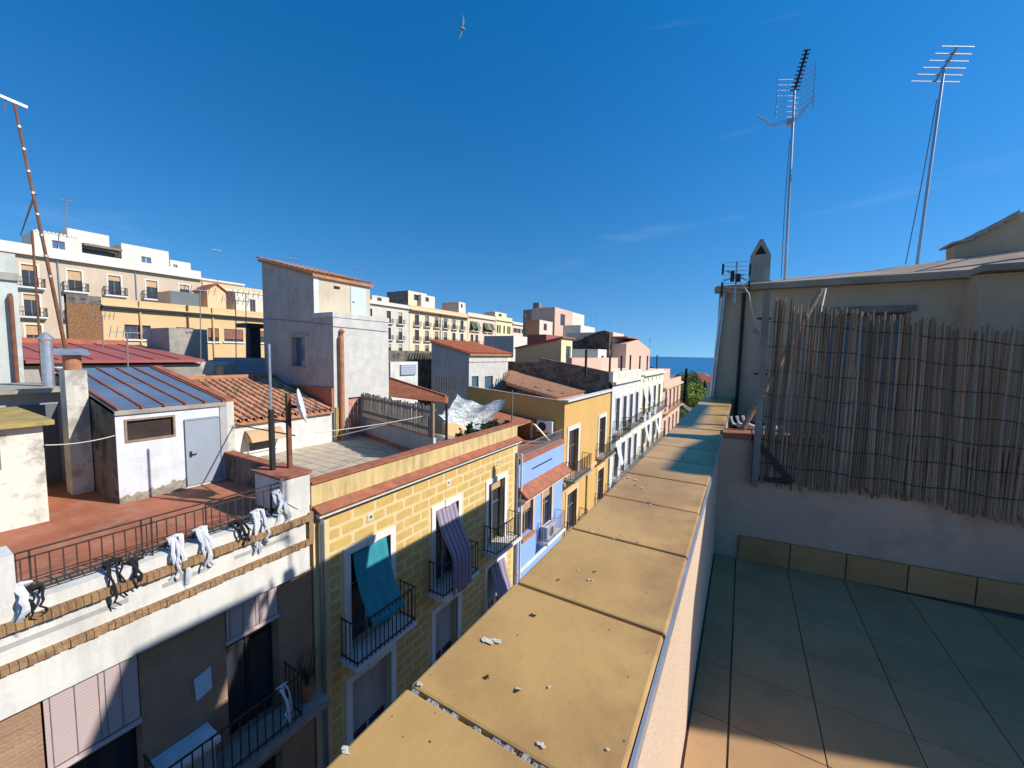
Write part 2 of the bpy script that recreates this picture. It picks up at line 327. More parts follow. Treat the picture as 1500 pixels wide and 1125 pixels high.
def tiled_roof(par,name,eaveX,ridgeX,y0,y1,z0,z1,pitch=.24,mt='rooftile',row=.36,r=.085,single=True,ridgeX2=None):
    # barrel tiles in columns running up from eave to ridge
    L=math.hypot(ridgeX-eaveX,z1-z0); ang=math.atan2(z1-z0,abs(ridgeX-eaveX)); sg=1 if eaveX>ridgeX else -1
    rA=ridgeX if ridgeX2 is None else ridgeX2; zA=z0+(z1-z0)*(rA-eaveX)/(ridgeX-eaveX)
    base=MB().hexa([(eaveX,y0,z0-.12),(eaveX,y1,z0-.12),(ridgeX,y1,z1-.12),(rA,y0,zA-.12)],[(eaveX,y0,z0),(eaveX,y1,z0),(ridgeX,y1,z1),(rA,y0,zA)]).build(name,'terracotta',par)
    def tile(mb,w0,w1,up):
        n=6; vs=[]
        for (x,w,zz) in ((0,w0,0.0),(-row*1.18,w1,.0)):
            for k in range(n+1):
                a=math.pi*k/n; vs.append((x,-math.cos(a)*w,(math.sin(a)*w*.8 if up else -math.sin(a)*w*.55+.03)+zz))
        th=.016
        vs+=[(p[0],p[1]*.82,p[2]-th if up else p[2]-th) for p in vs]
        m1=n+1; fs=[]
        for k in range(n): fs+= [(k,k+1,m1+k+1,m1+k),(2*m1+k+1,2*m1+k,3*m1+k,3*m1+k+1),(k+1,k,2*m1+k,2*m1+k+1)]
        mb.add(vs,fs)
    up=MB(); tile(up,r,r*.82,True); dn=MB(); tile(dn,r*.95,r*.8,False)
    if single: mu,md=mesh_of(up,mt,'tile'),mesh_of(dn,mt,'tile')
    acc=MB(); nc=int((y1-y0)/pitch); nr=int(L/row)
    for c in range(nc+1):
        y=y0+pitch*.5+c*pitch
        if y>y1: break
        for k in range(nr+1):
            s=k*row
            if abs(math.cos(ang)*s)>abs(eaveX-(rA+(ridgeX-rA)*(y-y0)/(y1-y0))): continue
            for kind in (0,1):
                yy=y+(pitch*.5 if kind else 0)
                if yy>y1: continue
                px=eaveX+sg*.06-sg*math.cos(ang)*s; pz=z0+math.sin(ang)*s+(.045 if not kind else .02)+.012*(1 if k==0 else 0)
                ro=(random.uniform(-.03,.03),ang*1.0-.03+random.uniform(-.02,.02),random.uniform(-.03,.03)+(0 if sg>0 else math.pi))
                if single: 
                    if kind and k>nr*.99: continue
                    inst('tile',mu if not kind else md,base,(px,yy+random.uniform(-.008,.008),pz),ro)
                elif not kind:
                    mt4=Matrix.Translation((px,yy,pz))@Matrix.Rotation(ro[2],4,'Z')@Matrix.Rotation(ro[1],4,'Y')
                    acc.add([mt4@Vector(v) for v in up.v],up.f)
    if not single: T(acc.build('tiles',mt,base),kind='stuff')
    return base
def foliage(mb,c,rx,ry,rz,n,s,shape=1.0):
    cs=[(random.gauss(0,.45),random.gauss(0,.45),random.gauss(0,.45)) for _ in range(max(4,n//60))]
    for i in range(n):
        k=random.choice(cs); p=[k[j]+random.gauss(0,.2) for j in range(3)]
        L=math.sqrt(sum(q*q for q in p))
        if L>1: p=[q/L for q in p]
        tp=1-(p[2]+1)/2*shape if shape>1 else 1
        P=Vector((c[0]+p[0]*rx*max(tp,.12),c[1]+p[1]*ry*max(tp,.12),c[2]+p[2]*rz))
        a=Vector((random.gauss(0,1),random.gauss(0,1),random.gauss(0,1))).normalized(); b=a.orthogonal().normalized(); q=s*random.uniform(.6,1.4)
        mb.add([P-a*q,P+b*q*.5,P+a*q,P-b*q*.5],[(0,1,2,3)])
def tree(name,base,h,rx,rz,label,cat,lm,n=900,s=.25,group=None,shape=1.0,trunk=.12):
    t=E(name,base,label,cat,group); b=Vector(base); q=MB().tube([b,b+Vector((.1,.05,h*.35)),b+Vector((0,0,h*.6))],[trunk,trunk*.8,trunk*.5])
    for k in range(4): a=k*1.6; q.tube([b+Vector((0,0,h*.4)),b+Vector((math.cos(a)*rx*.5,math.sin(a)*rx*.5,h*.7))],[trunk*.5,trunk*.2],5)
    q.build('trunk','bark',t); f=MB(); foliage(f,b+Vector((0,0,h-rz)),rx,rx,rz,n,s,shape); f.build('crown',lm,t); return t
def rag(mt,p,label,cat,n=5,L=.5,group=None,wx=.10,two=False):
    # strips of cloth knotted on a rail, hanging outward and down
    q=MB()
    for i in range(n):
        y=p[1]+random.uniform(-wx,wx); l=1.75*L*random.uniform(.55,1.1); w=random.uniform(.015,.038)*(.5 if mt=='blackcloth' else 1); ph=random.uniform(0,6); dx=random.uniform(.10,.24)
        pts=[(p[0]-.03,y,p[2]-.10)]+[(p[0]+.02+dx*math.sin(k/7*2.2),y+.025*math.sin(ph+k*.8)+(k/7)*random.uniform(-.05,.05),p[2]+.03-l*(k/7)**1.1) for k in range(8)]
        vs=[];
        for a in pts: vs+=[(a[0],a[1]-w,a[2]),(a[0]+.012,a[1],a[2]+.004),(a[0],a[1]+w,a[2])]
        q.add(vs,[(3*k+j,3*k+j+1,3*k+j+4,3*k+j+3) for k in range(len(pts)-1) for j in (0,1)])
    q.tube([(p[0]-.03,p[1]-wx,p[2]+.01),(p[0]+.015,p[1],p[2]+.04),(p[0]-.02,p[1]+wx,p[2]+.015)],[.02,.035,.02],6)
    return T(q.build('cloth_strips',mt),label,cat,group)
def wire(name,pts,r,label,mt='cable',sag=0,parent=None,group=None):
    P=[Vector(p) for p in pts]
    if len(P)==2 and sag:
        a,b=P; P=[a.lerp(b,k/8)-Vector((0,0,sag*4*(k/8)*(1-k/8))) for k in range(9)]
    o=MB().tube(P,r,5).build(name,mt,parent)
    if not parent: T(o,label,'cable',group)
    return o
# ================================================================ SETTING
GZ=-14.2
def gh(x,y):
    z=GZ
    if y>95: z-= 52*min(1,((y-95)/420))**.9*(1 if y<515 else 1)+max(0,(y-515)*.02)
    if x<-14: z+= min(9,(-14-x)*.18)*max(0,1-max(0,y-60)/180)
    return z
xs=[-260,-200,-150,-110,-80,-60,-40,-25,-14,-8,0,15,40,90,160,300,500]; ysg=[-60,-30,0,20,40,60,80,95,110,130,160,200,260,330,420,520,640,800,1000]
g=MB(); g.v=[(x,y,gh(x,y)) for y in ysg for x in xs]; nx=len(xs)
g.f=[(j*nx+i,j*nx+i+1,(j+1)*nx+i+1,(j+1)*nx+i) for j in range(len(ysg)-1) for i in range(nx-1)]
T(g.build('ground','earth',smooth=True),kind='structure')
T(MB().add([(-7.8,-60,GZ+.03),(-.5,-60,GZ+.03),(-.5,94,GZ+.03),(-7.8,94,GZ+.03)],[(0,1,2,3)]).build('street','asphalt'),kind='structure')
pv=MB(); pv.box(-7.79,-6.9,-60,94,GZ,GZ+.14); T(pv.build('pavement','concrete'),kind='structure')
SZ=-66
T(MB().add([(-60000,300,SZ),(60000,300,SZ),(60000,70000,SZ),(-60000,70000,SZ)],[(0,1,2,3)]).build('sea','sea'),kind='structure')
# ================================================================ OUR TERRACE
CT=-.62; FZ=-1.62
par=E('parapet',(-.3,0,FZ),'low plastered terrace parapet topped with tan ceramic coping slabs','parapet')
MB().box(-.475,-.132,-3,6.9,FZ-.2,CT-.034).build('plaster_wall','creamrender',par)
sl_=MB().box(-.1925,.1925,-.196,.196,-.03,0)
slab=mesh_of(sl_,'coping','coping_slab')
y=.505-.4*8; k=0; joints=[]
while y<6.85:
    o=inst('coping_slab',slab,par,(-.3125+random.uniform(-.002,.002),y+.2,CT+random.uniform(-.0015,.0015)),(0,0,random.uniform(-.003,.003)))
    bv=o.modifiers.new('bevel','BEVEL'); bv.width=.006; bv.segments=2
    y+=.4 if k%1==0 else .4
MB().box(-.49,-.136,-2.9,6.85,CT-.033,CT-.016).build('mortar_bed','grout',par)
# wide cement-filled joint between two slabs
mj=MB()
for i in range(60):
    x=-.49+.36*i/59; r_=random.uniform(.004,.009); yy=.503+random.uniform(-.006,.002)
    mj.box(x-.006,x+.007,yy-r_,yy+r_*.5,CT-.02,CT-.005+random.uniform(-.003,.004))
T(mj.build('cement_joint','mortar',par),kind='stuff')
MB().box(-.119,-.113,-3,6.3,CT-.040,CT-.008).box(-.135,-.1195,-3,6.3,CT-.05,CT-.036).build('metal_trim','galv',par)
def splat(x,y,r,el=1.0,mt='dropping'):
    q=MB(); n=11; a0=random.uniform(0,6); ring=[]
    for i in range(n): a=2*math.pi*i/n; rr=r*random.uniform(.35,1.15); ring.append((x+math.cos(a+a0)*rr*el,y+math.sin(a+a0)*rr,CT+.0022))
    q.add([(x,y,CT+.0026)]+ring,[(0,i+1,(i+1)%n+1) for i in range(n)]); q.build('dropping' if mt=='dropping' else 'pit',mt,par)
for px,py,r_ in [(718,941,.016),(712,938,.014),(728,940,.013),(507,1097,.011),(506,1103,.009),(760,1011,.008),(805,1007,.006),(793,1092,.009),(797,1096,.007),(891,1099,.006),(615,1003,.008),(862,850,.008),(868,850,.006),(847,836,.006),(922,700,.016),(930,703,.014),(915,702,.010),(941,715,.012),(900,716,.008),(936,665,.02),(946,670,.014),(972,676,.01),(953,740,.01),(878,775,.008),(900,790,.006),(868,780,.008),(865,776,.006),(913,785,.007),(990,690,.012),(1062,612,.03),(998,648,.012),(1010,655,.02),(850,756,.006),(936,759,.008),(890,760,.006),(1016,870,.004),(840,823,.004)]:
    p=PZ(px,py,CT); splat(p.x,p.y,r_*.62,random.uniform(1,1.7))
for px,py,r_ in [(713,993,.006),(759,1012,.006),(871,838,.005),(818,850,.004),(781,902,.006),(931,711,.006),(951,736,.005),(1000,672,.01),(934,795,.004)]:
    p=PZ(px,py,CT); splat(p.x,p.y,r_,1.2,'hole')
# terrace floor of square tiles
tf=MB().box(-.13,6,-3,3.9,FZ-.2,FZ-.008).build('terrace_floor','grout'); T(tf,kind='structure')
tm=mesh_of(MB().box(-.170,.170,-.175,.175,-.01,0),'floortile','floor_tile')
for i in range(-1,9):
    for j in range(-9,4):
        x=.03+.345*i+.1725; yy=2.265+.355*j+.1775
        if i==-1: continue
        if yy<3.62+.11*x: inst('floor_tile',tm,tf,(x,yy,FZ+random.uniform(-.0008,.0008)))
tm2=mesh_of(MB().box(-.072,.072,-.175,.175,-.01,0),'floortile','floor_tile')
for j in range(-9,4): inst('floor_tile',tm2,tf,(-.048,2.265+.355*j+.1775,FZ))
# low wall at the end of the terrace (runs slightly askew)
def LW(x,d=0): return 3.61+.11*x+d
lw=E('low_wall',(.8,3.7,FZ),'shaded rendered low wall with tan skirting tiles under the reed screen','wall')
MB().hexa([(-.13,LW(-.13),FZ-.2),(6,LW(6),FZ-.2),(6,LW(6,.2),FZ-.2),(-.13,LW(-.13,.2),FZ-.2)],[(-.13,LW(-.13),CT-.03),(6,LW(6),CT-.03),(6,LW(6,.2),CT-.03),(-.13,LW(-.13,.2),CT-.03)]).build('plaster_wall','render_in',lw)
sk=mesh_of(MB().box(-.168,.168,-.012,.012,0,.19),'skirting','skirting_tile')
for i in range(16): 
    x=-.13+.17+.343*(i-.5); 
    if x<0: continue
    inst('skirting_tile',sk,lw,(x,LW(x,-.012),FZ+.004),(0,0,math.atan(.11)))
cb=mesh_of(MB().box(-.1,.1,-.12,.12,0,.045),'redcap','cap_brick')
inst('cap_brick',cb,lw,(-.018,LW(0)+.10,CT-.028)); 
for i in range(26): inst('cap_brick',cb,lw,(.192+.21*i,LW(.2+.21*i)+.10,CT-.028))
# rooftop beyond: deck, far house with its eave, chimney, masts
rh=E('rooftop_house',(2.5,7.5,FZ),'beige rendered rooftop house with sloping roof behind the reed screen','house')
HY=6.9; xl=-.38
wm=MB(); holes=[(.90,1.79,-1.6,.62)]
def wallY(mb,Y,x0,x1,z0,z1,holes,d=.2):
    xs=sorted({x0,x1}|{v for h in holes for v in h[:2]}); zs=sorted({z0,z1}|{v for h in holes for v in h[2:4]})
    for a,b in zip(xs,xs[1:]):
        for c,e in zip(zs,zs[1:]):
            if any(h[0]<(a+b)/2<h[1] and h[2]<(c+e)/2<h[3] for h in holes): continue
            mb.add([(a,Y,c),(b,Y,c),(b,Y,e),(a,Y,e)],[(0,1,2,3)])
    for a,b,c,e in holes:
        q=[(a,Y,c),(b,Y,c),(b,Y,e),(a,Y,e)]; r=[(p[0],Y+d,p[2]) for p in q]
        mb.add(q+r,[(0,1,5,4),(1,2,6,5),(2,3,7,6),(3,0,4,7),(4,5,6,7)])
wallY(wm,HY,xl,2.24,FZ-.2,1.0,holes,.25)
wm.add([(xl,HY,-14),(xl,15.0,-14),(xl,15.0,.5),(xl,8.6,.5),(xl,8.6,1.0),(xl,HY,1.0)],[(5,4,3,2,1,0)])
wm.add([(xl,HY,-14),(3,HY,-14),(3,HY,FZ-.2),(xl,HY,FZ-.2)],[(0,1,2,3)])
wm.box(xl+.01,8,8.6,15.0,-14,.5)
wm.build('wall','beige',rh)
MB().box(2.24,8,HY-.35,8.6,FZ-.2,.98).build('projecting_wall','beige',rh)
MB().box(.95,1.74,HY+.14,HY+.2,-1.6,.60).build('door','darkdoor',rh)
MB().box(.86,1.83,HY-.02,HY+.1,.622,.70).build('lintel','greywood',rh)
MB().box(xl-.06,2.3,HY-.14,HY+.1,.985,1.05).box(2.2,8,HY-.5,HY-.2,.99,1.06).build('eave','beigeroof',rh)
rf=MB(); rf.hexa([(xl-.04,HY-.1,1.052),(8,HY-.1,1.052),(8,9.2,1.30),(xl-.04,9.2,1.10)],[(xl-.04,HY-.1,1.075),(8,HY-.1,1.09),(8,9.2,1.62),(xl-.04,9.2,1.30)])
rf.build('roof','beigeroof',rh)
rs=MB(); pts=[PY(1062,424,7.0),PY(1150,408,7.6),PY(1280,396,7.8),PY(1400,379,7.9),PY(1500,366,8.0),PY(1560,361,8.1)]
a=[Vector((p.x,HY-.05,1.055)) for p in pts]; b_=[Vector((p.x,p.y,p.z)) for p in pts]
for i in range(len(pts)-1): rs.add([a[i],a[i+1],b_[i+1],b_[i]],[(0,1,2,3)])
rs.build('roof_slope','beigeroof',rh)
# stepped gable rising to the right
sg=MB(); st=[(1399,378),(1399,359),(1420,352),(1440,342),(1462,331),(1486,319),(1486,313),(1500,310),(1560,285),(1640,250)]
P=[PY(x,y,8.2) for x,y in st]; top=[(p.x,p.z) for p in P]
base_=[(top[-1][0],1.1)]
sg.prism([(x,8.2,z) for x,z in top]+[(base_[0][0],8.2,1.1)],(0,.3,0)); sg.build('stepped_gable','beige',rh)
gs=MB()
for i in range(1,6):
    p,q=P[i],P[i+1]; gs.hexa([(p.x-.06,8.12,p.z+.004),(q.x+.02,8.12,q.z-.01),(q.x+.02,8.55,q.z-.01),(p.x-.06,8.55,p.z+.004)],[(p.x-.06,8.12,p.z+.03),(q.x+.02,8.12,q.z+.03),(q.x+.02,8.55,q.z+.03),(p.x-.06,8.55,p.z+.03)])
gs.build('gable_slab','concrete',rh)
MB().box(2.62,2.9,HY-.40,HY-.351,-.4,.62).build('green_shutter','leaf_dark',rh)
# unseen wall right of the terrace, profiled to cast the parapet and floor shadows
MB().prism([(4,y_,z_) for y_,z_ in ((3.30,-1.8),(3.30,2.2),(3.79,2.5),(3.79,2.82),(4.42,2.80),(5.03,2.68),(5.1,1.8),(6.5,1.8),(6.5,-1.8))],(.15,0,0)).build('side_wall','beige',rh)
MB().box(3.15,5.45,5.84,7.75,3.95,4.02).build('canopy','beigeroof',rh)  # unseen canopy on posts, worked out to throw the shadow across the brick facade
for x_,y_ in ((3.3,6.0),(5.3,6.0),(3.3,7.6),(5.3,7.6)): MB().box(x_-.03,x_+.03,y_-.03,y_+.03,.97,3.948).build('unseen_canopy_post','greywood',rh)
q=MB().tube([(-.07,HY-.045,-1.7),(-.05,HY-.045,.97)],.024,10); q.build('drain_pipe','darkmetal',rh)
MB().tube([(-.43,HY-.03,-.9),(-.33,HY-.03,1.02)],.022,8).tube([(-.40,HY-.06,-.9),(-.30,HY-.06,.98)],.012,6).build('conduit','galv',rh)
for i,(px,py) in enumerate([(1116,507),(1108,485)]):
    p=PY(px,py,HY-.004); n=12; q=MB(); ring=[(p.x+math.cos(k*2*math.pi/n)*random.uniform(.03,.06),HY-.004,p.z+math.sin(k*2*math.pi/n)*random.uniform(.04,.09)) for k in range(n)]
    q.add([(p.x,HY-.004,p.z)]+ring,[(0,(k+1)%n+1,k+1) for k in range(n)]); q.build('bare_patch','concrete',rh)
# rocket-shaped vent chimney on the corner, and its twin at the far end of the roof
def vent(loc,label,h=.62,g=None):
    x,y,z=loc; t=E('vent_chimney',loc,label,'chimney',g); w=.135
    MB().prism([(x-w,y,z),(x+w,y,z),(x+w*.97,y,z+h*.62),(x+.02,y,z+h),(x-.02,y,z+h),(x-w*.97,y,z+h*.62)],(0,.2,0)).build('body','concrete',t)
    MB().prism([(x-w*.55,y-.003,z+h*.64),(x+w*.55,y-.003,z+h*.64),(x,y-.003,z+h*.86)],(0,.002,0)).build('opening','hole',t)
    MB().box(x-w-.03,x+w+.03,y-.02,y+.22,z-.09,z).build('foot','concrete',t); return t
vent((.13,7.05,1.14),'small pointed concrete vent chimney on the roof corner behind the wall aerial',g='pointed vent chimneys')
vent((-.12,14.75,.58),'pointed concrete vent chimney at the far end of the roof',1.3,'pointed vent chimneys')
# television aerials
def yagi(t,p,d,n,l0,l1,pitch,mt='metal',r=.006,tilt=0,end=False):
    d=Vector(d).normalized(); side=d.cross(Vector((0,0,1))).normalized(); q=MB(); q.bar(p,Vector(p)+d*pitch*(n-1),.012)
    for i in range(n):
        c=Vector(p)+d*pitch*i; L=l0+(l1-l0)*i/max(1,n-1); q.bar(c-side*L,c+side*L,r)
    q.build('aerial_elements',mt,t)
def mast(px,py0,py1,Y,label,grp=None,lean=0):
    b=PY(px[0],py0,Y); tp=PY(px[1],py1,Y); t=E('television_mast',b,label,'antenna',grp)
    MB().tube([b-Vector((0,0,.1)),b.lerp(tp,.5),tp],[.021,.019,.016],10).build('pole','metal',t); return t,b,tp
t,b,tp=mast((1150,1164),408,132,7.3,'tall steel roof mast with stacked grid aerial beside the pointed chimney')
yagi(t,tp,(.15,-.45,.55),11,.06,.045,.045,'darkmetal')
q=MB(); c=tp-Vector((0,0,.05))
for i in range(8):
    zz=c.z-.30+i*.075
    for s in (-1,1): q.bar((c.x,c.y+.05,zz),(c.x+s*.22,c.y-.10,zz+s*.05+.03),.0035)
for s in (-1,1): q.bar((c.x+s*.22,c.y-.10,c.z-.32),(c.x+s*.22,c.y-.10,c.z+.32),.0035)
q.build('reflector_grid','metal',t)
q=MB(); c=PY(1158,182,7.3)
for dz in (0,.035): q.tube([c+Vector((-.42,-.1,.16+dz)),c+Vector((-.22,-.05,0+dz)),c+Vector((.1,0,.06+dz)),c+Vector((.28,-.05,.30+dz))],.006,6)
q.box(c.x-.05,c.x+.03,c.y-.06,c.y+.02,c.z-.03,c.z+.05); q.build('dipole','metal',t)
wire('mast_cable',[b+Vector((-.05,0,0)),b.lerp(tp,.4)+Vector((-.05,-.02,0)),b.lerp(tp,.75)+Vector((-.03,0,0))],.005,None,'greycable',parent=t)
t,b,tp=mast((1343,1383),388,100,7.9,'tall leaning steel roof mast with fan aerial near the stepped gable')
yagi(t,tp+Vector((-.05,.1,-.1)),(.35,-.6,.75),6,.34,.22,.075,'metal',.006)
wire('mast_cable',[b+Vector((-.12,0,.02)),b.lerp(tp,.45)+Vector((-.07,-.02,0)),b.lerp(tp,.85)+Vector((-.03,0,0))],.006,None,'greycable',parent=t)
# aerial fixed to the wall corner
c=PY(1078,408,6.7); t=E('wall_aerial',c,'grid television aerial with dark end caps fixed on the house corner','antenna')
q=MB(); q.bar(c+Vector((0,0,-.35)),c+Vector((.0,.05,.25)),.012); q.bar(c+Vector((-.12,0,.12)),c+Vector((.13,-.12,-.05)),.013); q.bar(c+Vector((-.16,0,-.02)),c+Vector((.1,-.1,.03)),.011)
q.build('boom','metal',t); q=MB()
for i in range(8):
    zz=c.z-.22+i*.06; q.bar((c.x-.16,c.y-.02,zz+.04),(c.x+.17,c.y-.12,zz),.0035)
q.build('grid','metal',t); q=MB()
for x,z0,z1 in ((-.17,.05,.22),(-.17,-.27,-.04),(.17,0,.19),(.17,-.26,-.05)): q.prism([(c.x+x-.014,c.y-.05,c.z+z0),(c.x+x+.014,c.y-.05,c.z+z0+.02),(c.x+x+.014,c.y-.05,c.z+z1-.02),(c.x+x-.014,c.y-.05,c.z+z1)],(0,-.03,0))
q.box(c.x-.07,c.x-.02,c.y-.08,c.y-.03,c.z-.05,c.z+.1).box(c.x+.0,c.x+.06,c.y-.1,c.y-.04,c.z-.06,c.z+.05); q.build('end_caps','darkmetal',t)
cabp=[PY(1085,412,6.62),PY(1097,430,6.6),PY(1102,455,6.7),PY(1110,480,6.8),PY(1125,500,6.8),PY(1150,520,6.8)]
wire('aerial_cable',cabp,.008,'beige aerial cable hanging down the rooftop house wall')
# reed screen with post, bracket and leaning pole
def RY(x): return LW(x)-.055
rs=E('reed_screen',(.9,3.7,-.9),'long grey brown reed screen wired to the top of the low wall','screen')
rm=[mesh_of(MB().tube([(0,0,0),(.006*s,0,.5),(.0,0,1.0)],[.0062,.0056,.0042],6),'reed','reed') for s in (-1,0,1)]
x=.15; i=0
while x<2.75 and i<299:
    u=(x-.15); top=.37-.12*u+.02*math.sin(x*3)+random.uniform(-.035,.035)+(.05 if u<.12 else 0); bot=-.93-.02*math.sin(x*5)-.035*u+random.uniform(-.045,.04)
    wob=.02*math.sin(x*2.3)+random.uniform(-.006,.006)
    o=inst('reed',random.choice(rm),rs,(x,RY(x)+wob,bot),(random.uniform(-.012,.012),random.uniform(-.014,.014)+.02*math.sin(x*4),0),(random.uniform(.85,1.35),1,top-bot)); x+=random.uniform(.0065,.0112); i+=1
for k in range(7):
    q=MB(); P=[]
    for j in range(40):
        xx=.14+2.75*j/39; u=xx-.15; zt=.38-.13*u; zb=-.88-.035*u; P.append((xx,RY(xx)+.02*math.sin(xx*2.3)-.010,zb+(zt-zb)*(k+.4)/7+.008*math.sin(j*1.3+k)))
    q.tube(P,.0028,4).build('wire','darkmetal',rs)
q=MB().box(.10,.145,3.545,3.59,-1.0,.50).build('post','greywood',rs)
MB().prism([(.10,3.57,-.95),(.36,3.585,-.95),(.36,3.585,-.91),(.10,3.57,-.91)],(0,.03,0)).build('bracket_foot','darkmetal',rs)
MB().bar((.36,3.58,-.93),(.13,3.575,-.66),.014,.02).build('bracket_brace','darkmetal',rs)
MB().bar((.115,3.57,-.93),(.115,3.57,-.60),.018,.02).build('bracket_upright','darkmetal',rs)
for k,zz in enumerate((.30,-.12,-.5)): MB().bar((.07,3.57,zz),(.16,3.57,zz-.004),.008).build('wire_tie','darkmetal',rs)
a=PY(1088,628,3.80); b_=PY(1203,424,4.2); q=MB().tube([a,a.lerp(b_,.5),b_],[.022,.021,.02],9).build('leaning_pole','wood'); T(q,'weathered wooden pole leaning behind the left end of the reed screen','pole')
wire('pole_cord',[PY(1203,424,4.15),PY(1210,423,4.1),PY(1203,455,3.9),PY(1195,470,3.8)],.006,'white cord looped over the head of the leaning wooden pole')
wire('green_line',[PY(1200,463,3.75),PY(1330,482,3.85)],.003,'thin green clothes line along the top of the reed screen','leaf_mid',.01)
q=MB()
for k in range(3):
    c=PY(1095+k*9,622,3.95); q.tube([c+Vector((-.13,.02*k,.06)),c+Vector((-.11,.02*k,-.0)),c+Vector((-.03,.05,-.03)),c+Vector((.12,.05,-.035)),c+Vector((.18,.08,-.01))],.011,7)
T(q.build('plastic_chair','plastic'),'white plastic folding chair frame behind the red brick cap','chair')
wire('roof_cable',[PY(1140,413,6.95),PY(1200,417,6.8),PY(1270,415,6.8),PY(1340,398,7.0),PY(1420,379,7.1),PY(1500,368,7.2)],.007,'dark cable looping across the rooftop house roof','greycable')
# street side of our own building
MB().box(-.47,8,-3,6.88,-14,FZ-.205).build('street_wall','beige',rh)
# ================================================================ FACADES ACROSS THE STREET (plane X = -7.8)
W=-7.8
# ---- white and brick building
wb=E('white_brick_building',(-12,2,GZ),'white banded building with brown brick walls and red roof terrace','building')
y0,y1=-4.0,4.93; FT=-3.4
ops=[(1.12,2.10,-8.0,-4.66),(3.28,4.22,-7.35,-4.64),(1.15,2.15,-11.2,-8.6),(3.28,4.22,-10.9,-8.2)]
q=MB(); wallX(q,W,y0,y1,GZ,-4.64,ops,.35); q.add([(W,y0,GZ),(W,y0,FT),(-20,y0,FT),(-20,y0,GZ)],[(0,1,2,3)]).add([(W,y1,GZ),(W,y1,FT-.02),(-16,y1,FT-.02),(-16,y1,GZ)],[(3,2,1,0)])
q.build('brick_wall','facadebrick',wb)
MB().box(W-.3,W+.10,y0,4.84,-4.64,-4.07).build('white_band','white',wb)
MB().box(W-.3,W+.05,y0,4.80,-3.975,-3.565).build('white_frieze','white',wb)
for a,b_ in ((-1.2,2.02),(2.42,3.05),(3.45,4.45)): 
    MB().box(W+.046,W+.054,a,b_,-3.80,-3.73).build('slot','greywall',wb)
for z0,z1 in ((-3.565,-3.455),(-4.07,-3.975)):
    # soldier course: each brick a little proud or set back
    q=MB(); yy=y0
    while yy<4.82: q.box(W-.3,W+.15+random.uniform(-.012,.012),yy,yy+.068,z0+random.uniform(-.004,.004),z1+random.uniform(-.004,.002)); yy+=.074
    T(q.build('brick_course','soldier',wb),kind='stuff')
MB().box(W-.2,W+.08,4.86,4.96,-4.1,-3.42).build('brick_pier','facadebrick',wb)
MB().box(W-.25,W+.04,y0,4.90,-3.453,-3.28).build('parapet_beam','white',wb)
MB().box(W-.36,W-.252,y0,4.35,-3.40,-3.22).build('upstand','stained',wb)
MB().box(W-1.0,W+.02,4.36,4.93,-3.278,-2.58).build('pier','white',wb)
MB().box(W-1.08,W+.06,4.30,4.97,-2.578,-2.53).build('pier_cap','redcap',wb)
MB().box(W-.4,W+.02,.45,1.0,-3.278,-2.62).build('pier','white',wb)
MB().box(-16.2,W-.362,y0,4.98,FT-.2,FT).build('terrace_floor','redpaint',wb)
q=MB(); X=W-.10; zt,zb=-2.66,-3.21
for z in (zt,zt-.09,zb+.06,zb): q.bar((X,1.0,z),(X,4.36,z),.010)
yy=1.06
while yy<4.34: q.bar((X,yy,zb),(X,yy,zt-.09),.007); yy+=.125
for yy in (1.02,1.14,2.25,2.37,3.1,4.2): q.bar((X,yy,zb-.08),(X,yy,zt),.010)
q.build('terrace_railing','rail',wb)
# blinds and openings
def roll_blind(Xb,a,b_,z0,z1,mt,par):
    q=MB(); n=int((z1-z0)/.055)
    for i in range(n): 
        z=z1-.055*(i+1); q.box(Xb-.012,Xb+.004+random.uniform(0,.003),a,b_,z+.003,z+.055)
    o=q.build('roller_blind',mt,par); MB().tube([(Xb,a-.02,z0-.02),(Xb,b_+.02,z0-.02)],.045,8).build('blind_roll',mt,o)
    c=MB()
    for f in (.06,.3,.55,.62,.8): c.bar((Xb+.012,a+(b_-a)*f,z0),(Xb+.012,a+(b_-a)*f,z1),.004)
    c.build('blind_cord','greycable',o); return o
roll_blind(W+.02,1.14,2.08,-5.75,-4.66,'blindlilac',wb); roll_blind(W+.0,3.30,4.20,-5.30,-4.66,'blindlilac',wb)
for i,(a,b_,z0,z1) in enumerate(ops): 
    o=window(wb,W,a,b_,z0,z1,.33,'darkmetal','glass'); 
MB().prism([(W+.01,2.78,-5.62),(W+.01,3.02,-5.55),(W+.01,3.03,-5.95),(W+.01,2.80,-6.02)],(.03,0,0)).build('grey_panel','bluedoor',wb)
b1=MB().box(W-.02,W+.62,2.05,4.86,-7.42,-7.28).build('balcony','concrete',wb); MB().box(W+.60,W+.66,2.05,4.86,-7.43,-7.26).build('edge_trim','galv',b1)
q=MB(); railing(q,W,W+.58,2.1,4.3,-7.28,.9,.13,.009); q.build('railing','rail',b1)
balcony(wb,W,.6,2.4,-10.9,.6); balcony(wb,W,3.0,4.5,-10.9,.6)
